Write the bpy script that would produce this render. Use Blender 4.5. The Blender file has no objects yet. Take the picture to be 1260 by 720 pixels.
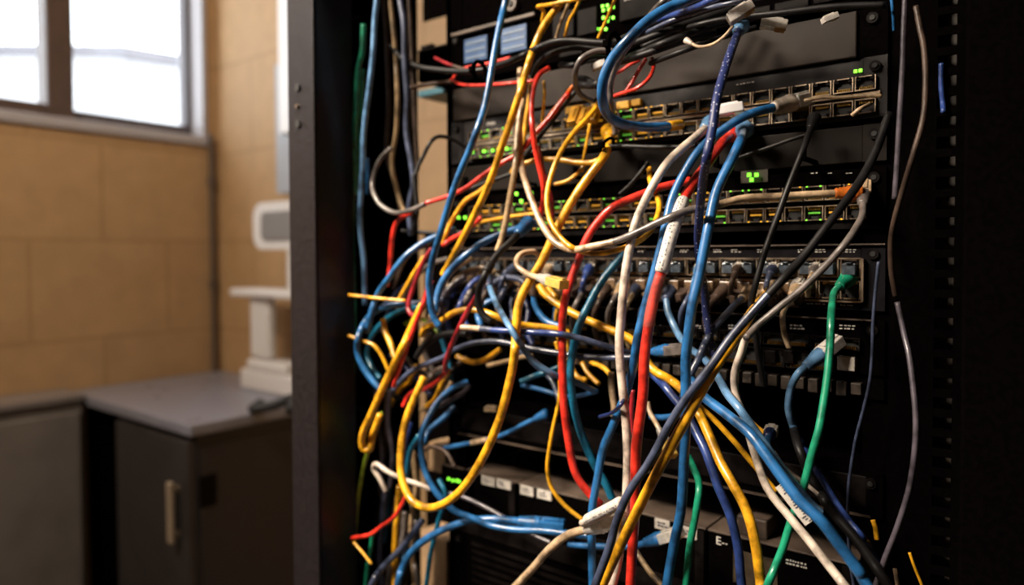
import bpy, bmesh, math, random
from mathutils import Vector, Matrix, kdtree
random.seed(7)
scene = bpy.context.scene
COL = scene.collection

# ------------------------------------------------------------------ camera
CAM = Vector((0, 0, 1.15)); FPX = 880.0
YAW, PITCH, ROLL = math.radians(38.1), math.radians(-1.65), math.radians(0.2)
PPY = 339.4                                   # row of the optical axis (lens shift)
f0 = Vector((-math.sin(YAW) * math.cos(PITCH), math.cos(YAW) * math.cos(PITCH), math.sin(PITCH)))
r0 = Vector((math.cos(YAW), math.sin(YAW), 0)); u0 = r0.cross(f0)
R_ = r0 * math.cos(ROLL) - u0 * math.sin(ROLL); U_ = u0 * math.cos(ROLL) + r0 * math.sin(ROLL); F_ = f0
cd = bpy.data.cameras.new('camera'); cam = bpy.data.objects.new('camera', cd); COL.objects.link(cam)
m3 = Matrix((R_, U_, -F_)).transposed()
cam.matrix_world = Matrix.Translation(CAM) @ m3.to_4x4()
cd.sensor_width = 36; cd.lens = FPX / 1260 * 36; cd.shift_y = -(360 - PPY) / 1260
cd.clip_start = 0.01; cd.clip_end = 200
cd.dof.use_dof = True; cd.dof.focus_distance = 0.56; cd.dof.aperture_fstop = 3.0
scene.camera = cam
scene.view_settings.view_transform = 'Standard'; scene.view_settings.look = 'None'
scene.view_settings.gamma = 1; scene.view_settings.use_curve_mapping = False
scene.view_settings.exposure = 0.0
try: scene.cycles.use_denoising = True
except Exception: pass

# ------------------------------------------------------------------ world and lights
w = bpy.data.worlds.new('sky'); scene.world = w; w.use_nodes = True
bg = w.node_tree.nodes['Background']; bg.inputs[0].default_value = (0.93, 0.96, 1.0, 1); bg.inputs[1].default_value = 5.0
def area(name, loc, target, sx, sy, power, color):
    l = bpy.data.lights.new(name, 'AREA'); l.shape = 'RECTANGLE'; l.size = sx; l.size_y = sy; l.energy = power; l.color = color
    o = bpy.data.objects.new(name, l); COL.objects.link(o); o.location = loc
    o.rotation_euler = (Vector(target) - Vector(loc)).to_track_quat('-Z', 'Y').to_euler()
    return o
k_ = area('added_key_light', (-1.15, -0.75, 2.45), (-0.56, 0.60, 1.10), 0.9, 0.25, 13, (1.0, 0.86, 0.70)); k_.data.spread = math.radians(52)  # unseen key lamp added for the cables; narrow spread keeps the right dark
area('added_wall_light', (-1.25, -0.5, 2.6), (-2.5, 0.9, 0.7), 0.9, 0.3, 31, (1.0, 0.82, 0.62))  # unseen lamp added to brighten the block wall
area('added_left_daylight', (-2.66, -0.75, 1.8), (-0.3, 0.6, 1.1), 1.3, 1.0, 24, (0.84, 0.92, 1.0)).data.spread = math.radians(90)  # unseen area light added for the cables, in place of windows further left

# ------------------------------------------------------------------ pixel -> place
def ray(px, py): return F_ + R_ * ((px - 630) / FPX) + U_ * ((PPY - py) / FPX)
def onY(px, py, Y): r = ray(px, py); return CAM + r * ((Y - CAM.y) / r.y)
def onX(px, py, X): r = ray(px, py); return CAM + r * ((X - CAM.x) / r.x)
def onZ(px, py, Z): r = ray(px, py); return CAM + r * ((Z - CAM.z) / r.z)
YF = 0.652                                     # plane of the equipment fronts
def E(px, py): return onY(px, py, YF)

# ------------------------------------------------------------------ materials
MATS = {}
def mat(name, col, rough=0.5, metal=0.0, emit=0, noise=0.0, nscale=40, trans=0.0, spec=0.5, bump=0.0, coat=0.0):
    if name in MATS: return MATS[name]
    m = bpy.data.materials.new(name); m.use_nodes = True; nt = m.node_tree; b = nt.nodes['Principled BSDF']
    b.inputs['Base Color'].default_value = (*col, 1); b.inputs['Roughness'].default_value = rough
    b.inputs['Metallic'].default_value = metal; b.inputs['Specular IOR Level'].default_value = spec
    b.inputs['Coat Weight'].default_value = coat; b.inputs['Coat Roughness'].default_value = 0.15
    if trans: b.inputs['Transmission Weight'].default_value = trans
    if emit: b.inputs['Emission Color'].default_value = (*col, 1); b.inputs['Emission Strength'].default_value = emit
    if noise or bump:
        tc = nt.nodes.new('ShaderNodeTexCoord'); n = nt.nodes.new('ShaderNodeTexNoise'); n.inputs['Scale'].default_value = nscale
        n.inputs['Detail'].default_value = 4; nt.links.new(tc.outputs['Object'], n.inputs['Vector'])
        if noise:
            mr = nt.nodes.new('ShaderNodeMapRange'); mr.inputs['From Min'].default_value = 0.36; mr.inputs['From Max'].default_value = 0.58
            mr.inputs['To Min'].default_value = 1 - noise; mr.inputs['To Max'].default_value = 1 + noise * 0.4
            mx = nt.nodes.new('ShaderNodeVectorMath'); mx.operation = 'SCALE'; mx.inputs[0].default_value = col
            nt.links.new(n.outputs['Fac'], mr.inputs['Value']); nt.links.new(mr.outputs[0], mx.inputs['Scale'])
            nt.links.new(mx.outputs[0], b.inputs['Base Color']); n.inputs['Roughness'].default_value = 0.6
            m2 = nt.nodes.new('ShaderNodeMapRange'); m2.inputs['To Min'].default_value = max(0.05, rough - 0.12); m2.inputs['To Max'].default_value = rough + 0.15
            nt.links.new(n.outputs['Fac'], m2.inputs['Value']); nt.links.new(m2.outputs[0], b.inputs['Roughness'])
        if bump:
            bp = nt.nodes.new('ShaderNodeBump'); bp.inputs['Strength'].default_value = bump; bp.inputs['Distance'].default_value = 0.001
            nt.links.new(n.outputs['Fac'], bp.inputs['Height']); nt.links.new(bp.outputs[0], b.inputs['Normal'])
    MATS[name] = m; return m
CC = dict(blue=(0.015, 0.105, 0.28), deep=(0.022, 0.05, 0.20), sky=(0.09, 0.20, 0.36), teal=(0.006, 0.12, 0.22), yellow=(0.72, 0.35, 0.012),
          red=(0.60, 0.028, 0.015), dred=(0.24, 0.010, 0.016), green=(0.008, 0.24, 0.13), lime=(0.20, 0.30, 0.02), white=(0.50, 0.42, 0.35),
          beige=(0.48, 0.34, 0.21), tan=(0.38, 0.26, 0.14), grey=(0.115, 0.098, 0.09), slate=(0.04, 0.052, 0.095), black=(0.006, 0.0055, 0.006),
          brown=(0.06, 0.038, 0.028), violet=(0.065, 0.055, 0.07), orange=(0.75, 0.18, 0.02), navy=(0.008, 0.018, 0.08))
def cm(c):
    if c in ('black', 'brown'): return mat('jacket_' + c, CC[c], 0.46, noise=0.5, nscale=55, coat=0.0, spec=0.28)
    return mat('jacket_' + c, CC[c], 0.34, noise=0.62, nscale=55, coat=0.35, spec=0.5)
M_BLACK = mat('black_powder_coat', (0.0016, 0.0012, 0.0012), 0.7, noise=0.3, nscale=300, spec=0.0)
M_POST = mat('rack_post_paint', (0.013, 0.0105, 0.0115), 0.33, noise=0.25, nscale=200, spec=0.3)
M_DGREY = mat('dark_grey_steel', (0.0065, 0.005, 0.0048), 0.45, noise=0.6, nscale=60, spec=0.05)
M_SHELF = mat('brown_grey_steel', (0.085, 0.060, 0.045), 0.5, noise=0.5, nscale=25)
M_METAL = mat('port_metal', (0.42, 0.33, 0.24), 0.35, metal=1.0, noise=0.3, nscale=90)
M_GOLD = mat('gold_contacts', (0.8, 0.5, 0.12), 0.3, metal=1.0)
M_PRINT = mat('white_print', (0.6, 0.57, 0.52), 0.6)
M_LABEL = mat('paper_label', (0.50, 0.46, 0.41), 0.6, noise=0.2, nscale=120)
M_INK = mat('label_ink', (0.03, 0.03, 0.05), 0.6)
M_SLEEVE = mat('white_sleeve', (0.58, 0.54, 0.50), 0.35, noise=0.25, nscale=150)
M_GREEN = mat('green_led', (0.25, 1.0, 0.05), 0.4, emit=1.6)
M_AMBER = mat('amber_led', (1.0, 0.5, 0.03), 0.4, emit=0.9)
M_CAV = mat('port_cavity', (0.004, 0.004, 0.004), 0.7)
M_SCREEN = mat('grey_panel', (0.22, 0.21, 0.21), 0.5)
M_WPLAS = mat('white_plastic', (0.72, 0.70, 0.70), 0.4)
M_CLEAR = mat('clear_plastic', (0.80, 0.76, 0.70), 0.15, trans=0.6, noise=0.2, nscale=200)
M_CLRSLV = None
M_CLEARY = mat('amber_clear_plastic', (0.85, 0.60, 0.15), 0.2, trans=0.4, noise=0.2, nscale=200)

# ------------------------------------------------------------------ mesh helpers
def tag(o, label=None, cat=None, group=None, kind=None):
    if label: o['label'] = label
    if cat: o['category'] = cat
    if group: o['group'] = group
    if kind: o['kind'] = kind
    return o
def empty(name, loc, rz=0):
    o = bpy.data.objects.new(name, None); COL.objects.link(o); o.location = loc; o.rotation_euler.z = rz; o.empty_display_size = 0.02; return o
def link(name, bm, mats, parent=None, smooth=False, local=False):
    me = bpy.data.meshes.new(name); bm.normal_update(); bm.to_mesh(me); bm.free()
    for m in (mats if isinstance(mats, (list, tuple)) else [mats]): me.materials.append(m)
    if smooth:
        for p in me.polygons: p.use_smooth = True
    o = bpy.data.objects.new(name, me); COL.objects.link(o)
    if parent:
        o.parent = parent
        if not local: o.matrix_parent_inverse = parent_world(parent).inverted()
    return o
def parent_world(p):
    m = Matrix.Translation(p.location) @ p.rotation_euler.to_matrix().to_4x4()
    return (parent_world(p.parent) @ p.matrix_parent_inverse @ m) if p.parent else m
def box(bm, x0, x1, y0, y1, z0, z1, mi=0, bev=0.0):
    v = [bm.verts.new((x, y, z)) for x in (x0, x1) for y in (y0, y1) for z in (z0, z1)]
    fs = [(0, 1, 3, 2), (4, 6, 7, 5), (0, 4, 5, 1), (2, 3, 7, 6), (0, 2, 6, 4), (1, 5, 7, 3)]
    faces = [bm.faces.new([v[i] for i in f]) for f in fs]
    for f in faces: f.material_index = mi
    if bev:
        es = list({e for f in faces for e in f.edges})
        r = bmesh.ops.bevel(bm, geom=es, offset=bev, segments=2, profile=0.5, affect='EDGES')
        for f in r['faces']: f.material_index = mi
def fbox(f, L, wdt, h, mi=0):    # frame f=(o,ax,ay,az)
    pass
def cyl(bm, c, ax, r, h, n=20, mi=0, r2=None):
    ax = Vector(ax).normalized(); q = ax.to_track_quat('Z', 'Y').to_matrix().to_4x4()
    g = bmesh.ops.create_cone(bm, cap_ends=True, segments=n, radius1=r, radius2=r if r2 is None else r2, depth=h, matrix=Matrix.Translation(Vector(c)) @ q)
    for v in g['verts']:
        for f in v.link_faces: f.material_index = mi
def plate_with_holes(bm, x0, x1, z0, z1, y0, y1, holes, mi=0):
    """upright slab in the XZ plane with rectangular through holes in one column; holes = [(hx0,hx1,hz0,hz1)] sorted by z"""
    if not holes: box(bm, x0, x1, y0, y1, z0, z1, mi); return
    hx0, hx1 = holes[0][0], holes[0][1]
    box(bm, x0, hx0, y0, y1, z0, z1, mi); box(bm, hx1, x1, y0, y1, z0, z1, mi)
    z = z0
    for h in holes:
        box(bm, hx0, hx1, y0, y1, z, h[2], mi); z = h[3]
    box(bm, hx0, hx1, y0, y1, z, z1, mi)
# ------------------------------------------------------------------ room shell
ZT = 0.75                                      # cabinet tops
corner = onZ(270, 455, ZT)
XW, YB = corner.x, corner.y + 0.0              # left wall plane, back wall plane
YB = max(YB, 1.30)
ROOMX, ROOMY, ROOMZ = 1.6, -2.6, 2.75
def block_wall_mat():
    m = bpy.data.materials.new('painted_block_wall'); m.use_nodes = True; nt = m.node_tree; b = nt.nodes['Principled BSDF']
    tc = nt.nodes.new('ShaderNodeTexCoord'); sep = nt.nodes.new('ShaderNodeSeparateXYZ'); nt.links.new(tc.outputs['Object'], sep.inputs[0])
    ad = nt.nodes.new('ShaderNodeMath'); ad.operation = 'ADD'; nt.links.new(sep.outputs[0], ad.inputs[0]); nt.links.new(sep.outputs[1], ad.inputs[1])
    cb = nt.nodes.new('ShaderNodeCombineXYZ'); nt.links.new(ad.outputs[0], cb.inputs[0]); nt.links.new(sep.outputs[2], cb.inputs[1])
    br = nt.nodes.new('ShaderNodeTexBrick'); br.inputs['Scale'].default_value = 1.0
    br.inputs['Brick Width'].default_value = 0.40; br.inputs['Row Height'].default_value = 0.30; br.inputs['Mortar Size'].default_value = 0.006
    br.inputs['Color1'].default_value = (0.50, 0.32, 0.16, 1); br.inputs['Color2'].default_value = (0.48, 0.30, 0.15, 1); br.inputs['Mortar'].default_value = (0.42, 0.26, 0.125, 1)
    nt.links.new(cb.outputs[0], br.inputs['Vector'])
    n = nt.nodes.new('ShaderNodeTexNoise'); n.inputs['Scale'].default_value = 18; nt.links.new(tc.outputs['Object'], n.inputs['Vector'])
    mx = nt.nodes.new('ShaderNodeMixRGB'); mx.blend_type = 'MULTIPLY'; mx.inputs[0].default_value = 0.25
    nt.links.new(br.outputs['Color'], mx.inputs[1]); nt.links.new(n.outputs['Fac'], mx.inputs[2]); nt.links.new(mx.outputs[0], b.inputs['Base Color'])
    bp = nt.nodes.new('ShaderNodeBump'); bp.inputs['Strength'].default_value = 0.15; bp.inputs['Distance'].default_value = 0.004
    nt.links.new(br.outputs['Fac'], bp.inputs['Height']); bp.invert = True; nt.links.new(bp.outputs[0], b.inputs['Normal'])
    b.inputs['Roughness'].default_value = 0.7; return m
M_WALL = block_wall_mat()
M_CEIL = mat('ceiling_paint', (0.7, 0.66, 0.6), 0.8, noise=0.1, nscale=8)
M_FLOOR = mat('floor_vinyl', (0.16, 0.14, 0.12), 0.45, noise=0.4, nscale=6)
def struct(name, bm, m, parent=None):
    o = link(name, bm, m, parent)
    if parent is None: o['kind'] = 'structure'
    return o
bm = bmesh.new(); box(bm, XW - 0.2, ROOMX + 0.1, ROOMY - 0.1, YB + 0.2, -0.1, 0); struct('floor', bm, M_FLOOR)
bm = bmesh.new(); box(bm, XW - 0.2, ROOMX + 0.1, ROOMY - 0.1, YB + 0.2, ROOMZ, ROOMZ + 0.1); struct('ceiling', bm, M_CEIL)
bm = bmesh.new(); box(bm, XW - 0.2, ROOMX + 0.1, YB, YB + 0.12, 0, ROOMZ); struct('wall_back', bm, M_WALL)
bm = bmesh.new(); box(bm, ROOMX, ROOMX + 0.12, ROOMY, YB, 0, ROOMZ); struct('wall_right', bm, M_WALL)
bm = bmesh.new(); box(bm, XW, ROOMX, ROOMY - 0.1, ROOMY, 0, ROOMZ); struct('wall_front', bm, M_WALL)
# left wall with one wide window opening
sill = onX(245, 172, XW); wy1 = onX(254, 160, XW).y; wy0 = -0.05; wz0 = sill.z; wz1 = 2.45
T = 0.16
bm = bmesh.new()
box(bm, XW - T, XW, ROOMY, YB, 0, wz0); box(bm, XW - T, XW, ROOMY, YB, wz1, ROOMZ)
box(bm, XW - T, XW, wy1, YB, wz0, wz1); box(bm, XW - T, XW, ROOMY, wy0, wz0, wz1)
struct('wall_left', bm, M_WALL)
M_WFRAME = mat('brown_window_frame', (0.085, 0.055, 0.045), 0.4, noise=0.15, nscale=20)
M_WREV = mat('white_window_reveal', (0.40, 0.39, 0.42), 0.5)
XG = XW - 0.10
def glass_mat():
    m = bpy.data.materials.new('window_glass'); m.use_nodes = True; nt = m.node_tree; nt.nodes.clear()
    o = nt.nodes.new('ShaderNodeOutputMaterial'); t = nt.nodes.new('ShaderNodeBsdfTransparent'); g = nt.nodes.new('ShaderNodeBsdfGlossy'); g.inputs['Roughness'].default_value = 0.02
    t.inputs[0].default_value = (0.95, 0.97, 0.98, 1); mx = nt.nodes.new('ShaderNodeMixShader'); mx.inputs[0].default_value = 0.05
    nt.links.new(t.outputs[0], mx.inputs[1]); nt.links.new(g.outputs[0], mx.inputs[2]); nt.links.new(mx.outputs[0], o.inputs[0]); return m
M_GLASS = glass_mat()
win = empty('window_1', (XG, (wy0 + wy1) / 2, wz0)); win['kind'] = 'structure'
my0, my1 = onX(50, 130, XG).y, onX(84, 130, XG).y      # brown mullion
cz = onX(30, 127, XG).z                                # casement lower rail
pz = onX(200, 153, XG).z                               # fixed pane bottom
bm = bmesh.new()   # fixed pane frame
py1 = onX(225, 150, XG).y
box(bm, XG - 0.02, XG + 0.03, my1, wy1, wz0 + 0.01, pz, bev=0.004); box(bm, XG - 0.02, XG + 0.03, py1, wy1, pz, wz1, bev=0.004)
box(bm, XG - 0.02, XG + 0.03, my1, wy1, wz1 - 0.05, wz1)
link('window_frame', bm, mat('fixed_frame_grey', (0.07, 0.055, 0.06), 0.5), win)
bm = bmesh.new()   # brown casement
box(bm, XG - 0.03, XG + 0.05, my0, my1, wz0 + 0.012, wz1, bev=0.006); box(bm, XG - 0.03, XG + 0.05, wy0, my0, wz0 + 0.012, cz, bev=0.006)
box(bm, XG - 0.03, XG + 0.05, wy0, wy0 + 0.06, pz, wz1, bev=0.006); box(bm, XG - 0.03, XG + 0.05, wy0, my0, wz1 - 0.06, wz1, bev=0.006)
link('casement_frame', bm, M_WFRAME, win)
bm = bmesh.new(); box(bm, XG, XG + 0.005, my1, py1 + 0.004, pz - 0.004, wz1 - 0.045); link('pane', bm, M_GLASS, win)
bm = bmesh.new(); box(bm, XG, XG + 0.005, wy0 + 0.055, my0, cz, wz1 - 0.055); link('pane', bm, M_GLASS, win)
bm = bmesh.new(); box(bm, XW - T, XW + 0.012, wy0, wy1, wz0 - 0.02, wz0 + 0.012, bev=0.004); box(bm, XW - T + 0.002, XW + 0.006, wy1 - 0.015, wy1, wz0 + 0.012, wz1)
link('window_sill', bm, M_WREV, win)
# pale building seen through the panes
bm = bmesh.new(); Xb = XW - 9
p = onX(0, 60, Xb); q = onX(240, 96, Xb)
def prism(bm, poly, x0, x1, mi=0):
    a = [bm.verts.new((x0, y, z)) for y, z in poly]; b = [bm.verts.new((x1, y, z)) for y, z in poly]; n = len(poly)
    fs = [bm.faces.new(a), bm.faces.new(b[::-1])] + [bm.faces.new((a[i], b[i], b[(i + 1) % n], a[(i + 1) % n])) for i in range(n)]
    for f in fs: f.material_index = mi
a1, a2, a3, a4 = onX(-400, 66, Xb), onX(95, 70, Xb), onX(140, 72, Xb), onX(300, 95, Xb)
root = empty('neighbouring_building', (Xb - 2, 4, 0)); tag(root, 'pale blown-out building roofline outside the window', 'building')
bm = bmesh.new(); prism(bm, [(a1.y, 0), (a4.y, 0), (a4.y, a4.z), (a3.y, a3.z), (a2.y, a2.z), (a1.y, a1.z)], Xb - 4, Xb); link('wall', bm, mat('pale_render', (0.55, 0.55, 0.56), 0.8, noise=0.1, nscale=2), root)
bm = bmesh.new(); prism(bm, [(a1.y, a1.z), (a2.y, a2.z), (a3.y, a3.z), (a4.y, a4.z), (a4.y, a4.z + .13), (a3.y, a3.z + .15), (a2.y, a2.z + .12), (a1.y, a1.z + .08)], Xb - 4.1, Xb + 0.3); link('roof', bm, mat('grey_roof', (0.16, 0.155, 0.17), 0.7, noise=0.1, nscale=2), root)
b1 = onX(113, 60, Xb); b2 = onX(143, 60, Xb)
bm = bmesh.new(); box(bm, Xb - 1, Xb - 0.3, b1.y, b2.y, a3.z + .2, onX(130, 55, Xb).z); link('chimney', bm, MATS['grey_roof'], root)

# conduit in the corner
cp = onX(267, 200, XW)
root = empty('conduit_pipe', (XW + 0.02, YB - 0.03, 0.74)); tag(root, 'thin dark conduit running down the block wall corner right of the window', 'pipe')
bm = bmesh.new(); cyl(bm, (XW + 0.02, YB - 0.03, (wz0 + 0.02 + 0.74) / 2), (0, 0, 1), 0.008, wz0 - 0.72, 16); link('pipe', bm, mat('dark_conduit', (0.10, 0.075, 0.06), 0.5), root)
for zz in (onX(267, 350, XW).z, onX(267, 225, XW).z):
    bm = bmesh.new(); cyl(bm, (XW + 0.02, YB - 0.03, zz), (0, 0, 1), 0.013, 0.03, 16); link('pipe_clip', bm, MATS['dark_conduit'], root)

# ------------------------------------------------------------------ cabinets
M_CAB = mat('cabinet_laminate', (0.035, 0.030, 0.030), 0.45, noise=0.15, nscale=10)
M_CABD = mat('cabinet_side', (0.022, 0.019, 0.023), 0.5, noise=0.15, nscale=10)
M_CTOP = mat('grey_cabinet_top', (0.23, 0.235, 0.29), 0.3, noise=0.12, nscale=12)
M_LOW = mat('grey_low_cabinet', (0.20, 0.18, 0.17), 0.5, noise=0.12, nscale=10)
c = onZ(234, 524, ZT); cl = onZ(110, 480, ZT)
cx, cy = c.x, c.y
root = empty('storage_cabinet', (cx - 0.4, cy + 0.25, 0)); tag(root, 'dark grey cupboard with a lighter grey top and long upright handle in the corner', 'cabinet')
XL = onY(140, 560, cy).x
bm = bmesh.new(); box(bm, XL, cx - 0.015, cy + 0.022, YB - 0.01, 0.06, ZT - 0.03); link('carcass', bm, M_CABD, root)
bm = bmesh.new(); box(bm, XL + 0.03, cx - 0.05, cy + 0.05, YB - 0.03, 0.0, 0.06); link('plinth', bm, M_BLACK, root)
bm = bmesh.new(); box(bm, XW + 0.02, XL, cy + 0.05, cy + 0.06, 0.0, ZT - 0.03); link('gap_shade_panel', bm, M_BLACK, root)  # black sheet painting the shade in the gap beside the cupboard
bm = bmesh.new(); box(bm, XW + 0.01, cx, cy, YB - 0.005, ZT - 0.028, ZT, bev=0.004); link('worktop', bm, M_CTOP, root)
bm = bmesh.new(); box(bm, XL + 0.004, cx - 0.019, cy + 0.004, cy + 0.022, 0.07, ZT - 0.045, bev=0.002); door = link('door', bm, M_CAB, root)
h0, h1 = onY(214, 590, cy), onY(222, 668, cy)
bm = bmesh.new(); hx = (h0.x + h1.x) / 2
box(bm, hx - 0.012, hx + 0.012, cy - 0.022, cy - 0.010, h1.z, h0.z, bev=0.004)
for z in (h1.z + 0.02, h0.z - 0.02): box(bm, hx - 0.006, hx + 0.006, cy - 0.012, cy + 0.004, z - 0.006, z + 0.006)
link('handle', bm, mat('brass_handle', (0.42, 0.33, 0.24), 0.45, metal=0.3), door)
bm = bmesh.new(); box(bm, cx - 0.0195, cx - 0.008, cy + 0.03, cy + 0.07, onX(240, 615, cx).z - 0.03, onX(240, 590, cx).z, bev=0.002); link('hinge', bm, M_DGREY, root)
bm = bmesh.new(); box(bm, cx - 0.015, cx - 0.011, cy + 0.03, YB - 0.02, 0.06, ZT - 0.06); link('side_panel', bm, M_CABD, root)

lx = onY(108, 495, cy).x
root = empty('low_cabinet', (lx - 0.15, cy - 0.8, 0)); tag(root, 'mid grey low cabinet running along the wall under the window', 'cabinet')
lz = onX(50, 492, lx).z
bm = bmesh.new(); box(bm, XW + 0.01, lx - 0.012, -1.4, cy - 0.012, 0.0, lz - 0.02); link('carcass', bm, M_LOW, root)
bm = bmesh.new(); box(bm, XW + 0.005, lx, -1.4, cy - 0.006, lz - 0.02, lz, bev=0.004); link('worktop', bm, mat('low_top', (0.20, 0.18, 0.18), 0.35), root)
bm = bmesh.new(); box(bm, lx - 0.012, lx - 0.002, -0.6, cy - 0.02, 0.05, lz - 0.05, bev=0.003); link('door', bm, M_LOW, root)

# white stand with tray and grey panel, standing on the cabinet's back
sy = YB - 0.14
root = empty('equipment_stand', (onY(325, 465, sy).x, sy, ZT)); tag(root, 'white stand with flat tray and rounded grey screen on the cabinet top', 'stand')
A = lambda x, y: onY(x, y, sy)
bm = bmesh.new(); box(bm, A(292, 0).x, A(372, 0).x, sy - 0.01, sy + 0.08, ZT, A(320, 456).z, bev=0.008)
box(bm, A(300, 0).x, A(350, 0).x, sy - 0.01, sy + 0.06, A(320, 457).z, A(320, 443).z, bev=0.008); link('base', bm, M_WPLAS, root)
bm = bmesh.new(); box(bm, A(301, 0).x, A(325, 0).x, sy, sy + 0.03, A(310, 440).z, A(310, 362).z, bev=0.01); link('column', bm, M_WPLAS, root)
bm = bmesh.new(); box(bm, A(284, 0).x, A(395, 0).x, sy - 0.02, sy + 0.08, A(320, 366).z, A(320, 356).z, bev=0.006); link('tray', bm, M_WPLAS, root)
bm = bmesh.new(); cyl(bm, (A(357, 0).x, sy, (A(357, 356).z + A(357, 300).z) / 2), (0, 0, 1), 0.017, A(357, 296).z - A(357, 356).z, 20); link('pole', bm, M_WPLAS, root)
def rrect(bm, x0, x1, z0, z1, y0, y1, r, n=8):
    pts = []
    for cx_, cz_, a0 in ((x1 - r, z1 - r, 0), (x0 + r, z1 - r, 90), (x0 + r, z0 + r, 180), (x1 - r, z0 + r, 270)):
        for k in range(n + 1):
            a = math.radians(a0 + 90 * k / n); pts.append((cx_ + r * math.cos(a), cz_ + r * math.sin(a)))
    a = [bm.verts.new((x, y0, z)) for x, z in pts]; b = [bm.verts.new((x, y1, z)) for x, z in pts]; N = len(pts)
    bm.faces.new(a); bm.faces.new(b[::-1])
    for i in range(N): bm.faces.new((a[i], b[i], b[(i + 1) % N], a[(i + 1) % N]))
bm = bmesh.new(); rrect(bm, A(315, 0).x, A(400, 0).x, A(340, 307).z, A(340, 249).z, sy - 0.02, sy + 0.02, 0.045); hd = link('head', bm, M_WPLAS, root)
bm = bmesh.new(); rrect(bm, A(326, 0).x, A(390, 0).x, A(340, 296).z, A(340, 261).z, sy - 0.024, sy - 0.019, 0.02); link('screen', bm, M_SCREEN, hd)
# coiled black lead and plug on the cabinet
def tube_bm(pts, r, n=10, bm=None, mi=0, caps=True):
    bm = bm or bmesh.new(); N = len(pts)
    tang = [(pts[min(i + 1, N - 1)] - pts[max(i - 1, 0)]).normalized() for i in range(N)]
    up = Vector((0, 0, 1)) if abs(tang[0].z) < 0.9 else Vector((1, 0, 0))
    a = tang[0].cross(up).normalized(); rings = []
    for i in range(N):
        a = (a - tang[i] * a.dot(tang[i])).normalized(); b = tang[i].cross(a)
        rr = r[i] if isinstance(r, (list, tuple)) else r
        rings.append([bm.verts.new(pts[i] + a * (rr * math.cos(2 * math.pi * k / n)) + b * (rr * math.sin(2 * math.pi * k / n))) for k in range(n)])
    for i in range(N - 1):
        for k in range(n):
            f = bm.faces.new((rings[i][k], rings[i][(k + 1) % n], rings[i + 1][(k + 1) % n], rings[i + 1][k])); f.material_index = mi
    if caps:
        for f in (bm.faces.new(rings[0][::-1]), bm.faces.new(rings[-1])): f.material_index = mi
    return bm
def spline(P, n):
    """centripetal-ish Catmull-Rom through P, n samples per span"""
    P = [Vector(p) for p in P]; Q = [P[0] * 2 - P[1]] + P + [P[-1] * 2 - P[-2]]; out = []
    for i in range(1, len(Q) - 2):
        p0, p1, p2, p3 = Q[i - 1:i + 3]
        for k in range(n):
            t = k / n; out.append(0.5 * ((2 * p1) + (p2 - p0) * t + (2 * p0 - 5 * p1 + 4 * p2 - p3) * t * t + (3 * p1 - p0 - 3 * p2 + p3) * t ** 3))
    out.append(P[-1]); return out
cy2 = sy - 0.16
pts = [Vector((onY(x, 0, cy2).x, cy2 + dy, ZT + 0.014 + dz)) for x, dy, dz in ((305, 0.02, 0), (318, -0.03, 0), (332, 0.0, 0.012), (345, 0.02, 0.03), (360, -0.01, 0.02), (370, 0.02, 0.0), (352, 0.05, 0.0), (338, 0.02, 0))]
o = link('power_lead', tube_bm(spline(pts, 8), 0.013), mat('black_rubber', (0.01, 0.01, 0.01), 0.6), None, True); tag(o, 'black lead coiled at the foot of the white stand', 'cable')
# pale pull-down trunking beyond the rack post
ty = YB - 0.06
root = empty('wall_box', (onY(350, 0, ty).x, ty, onY(350, 238, ty).z)); tag(root, 'tall pale wall box half hidden behind the rack post', 'wall box')
bm = bmesh.new(); box(bm, onY(338, 100, ty).x, onY(372, 100, ty).x, ty - 0.00, YB - 0.002, onY(350, 238, ty).z, onY(350, 76, ty).z, bev=0.004); link('housing', bm, mat('pale_grey_blue', (0.34, 0.36, 0.40), 0.4), root)
bm = bmesh.new(); box(bm, onY(346, 100, ty).x, onY(372, 100, ty).x, ty - 0.01, YB - 0.002, onY(350, 165, ty).z, onY(350, -60, ty).z, bev=0.004); link('cover_strip', bm, mat('bright_white', (0.8, 0.8, 0.82), 0.4), root)

# ------------------------------------------------------------------ rack frame
XP1 = onY(388, 300, 0.504).x; XP0 = onY(356, 300, 0.504).x; XR0 = onY(1185, 300, 0.504).x; XR1 = XR0 + 0.06
ZR = 2.0
rack = empty('server_rack', ((XP0 + XR1) / 2, 0.85, 0)); tag(rack, 'tall open black server rack frame holding the equipment and cables', 'server rack')
def hole(bm, x, z, r, y):  # dark round fixing hole
    cyl(bm, (x, y, z), (0, 1, 0), r, 0.003, 20, 1)
bm = bmesh.new(); box(bm, XP0, XP1, 0.504, 0.508, 0, ZR, bev=0.0015); box(bm, XP1 - 0.004, XP1, 0.508, 0.545, 0, ZR); box(bm, XP0, XP0 + 0.004, 0.508, 0.545, 0, ZR)
box(bm, XP1 - 0.004, XP1 + 0.0, 0.545, 0.56, 0, ZR)
xh = onY(367, 108, 0.504).x
for y_ in (108, 153): hole(bm, xh, onY(367, y_, 0.504).z, 0.0045, 0.503)
for y_ in (-120, 800): hole(bm, xh, onY(367, y_, 0.504).z, 0.0045, 0.503)
link('front_post', bm, [M_POST, M_CAV], rack)
bm = bmesh.new(); cyl(bm, (xh, 0.5025, onY(367, 131, 0.504).z), (0, 1, 0), 0.0022, 0.004, 16); link('screw', bm, M_METAL, rack)
bm = bmesh.new(); box(bm, XR0, XR1, 0.504, 0.508, 0, ZR, bev=0.0015); box(bm, XR0, XR0 + 0.004, 0.508, 0.56, 0, ZR); box(bm, XR1 - 0.004, XR1, 0.508, 0.56, 0, ZR); link('front_post', bm, [M_BLACK, M_CAV], rack)
XS = XP0 - 0.012; ys1 = 0.705
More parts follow.
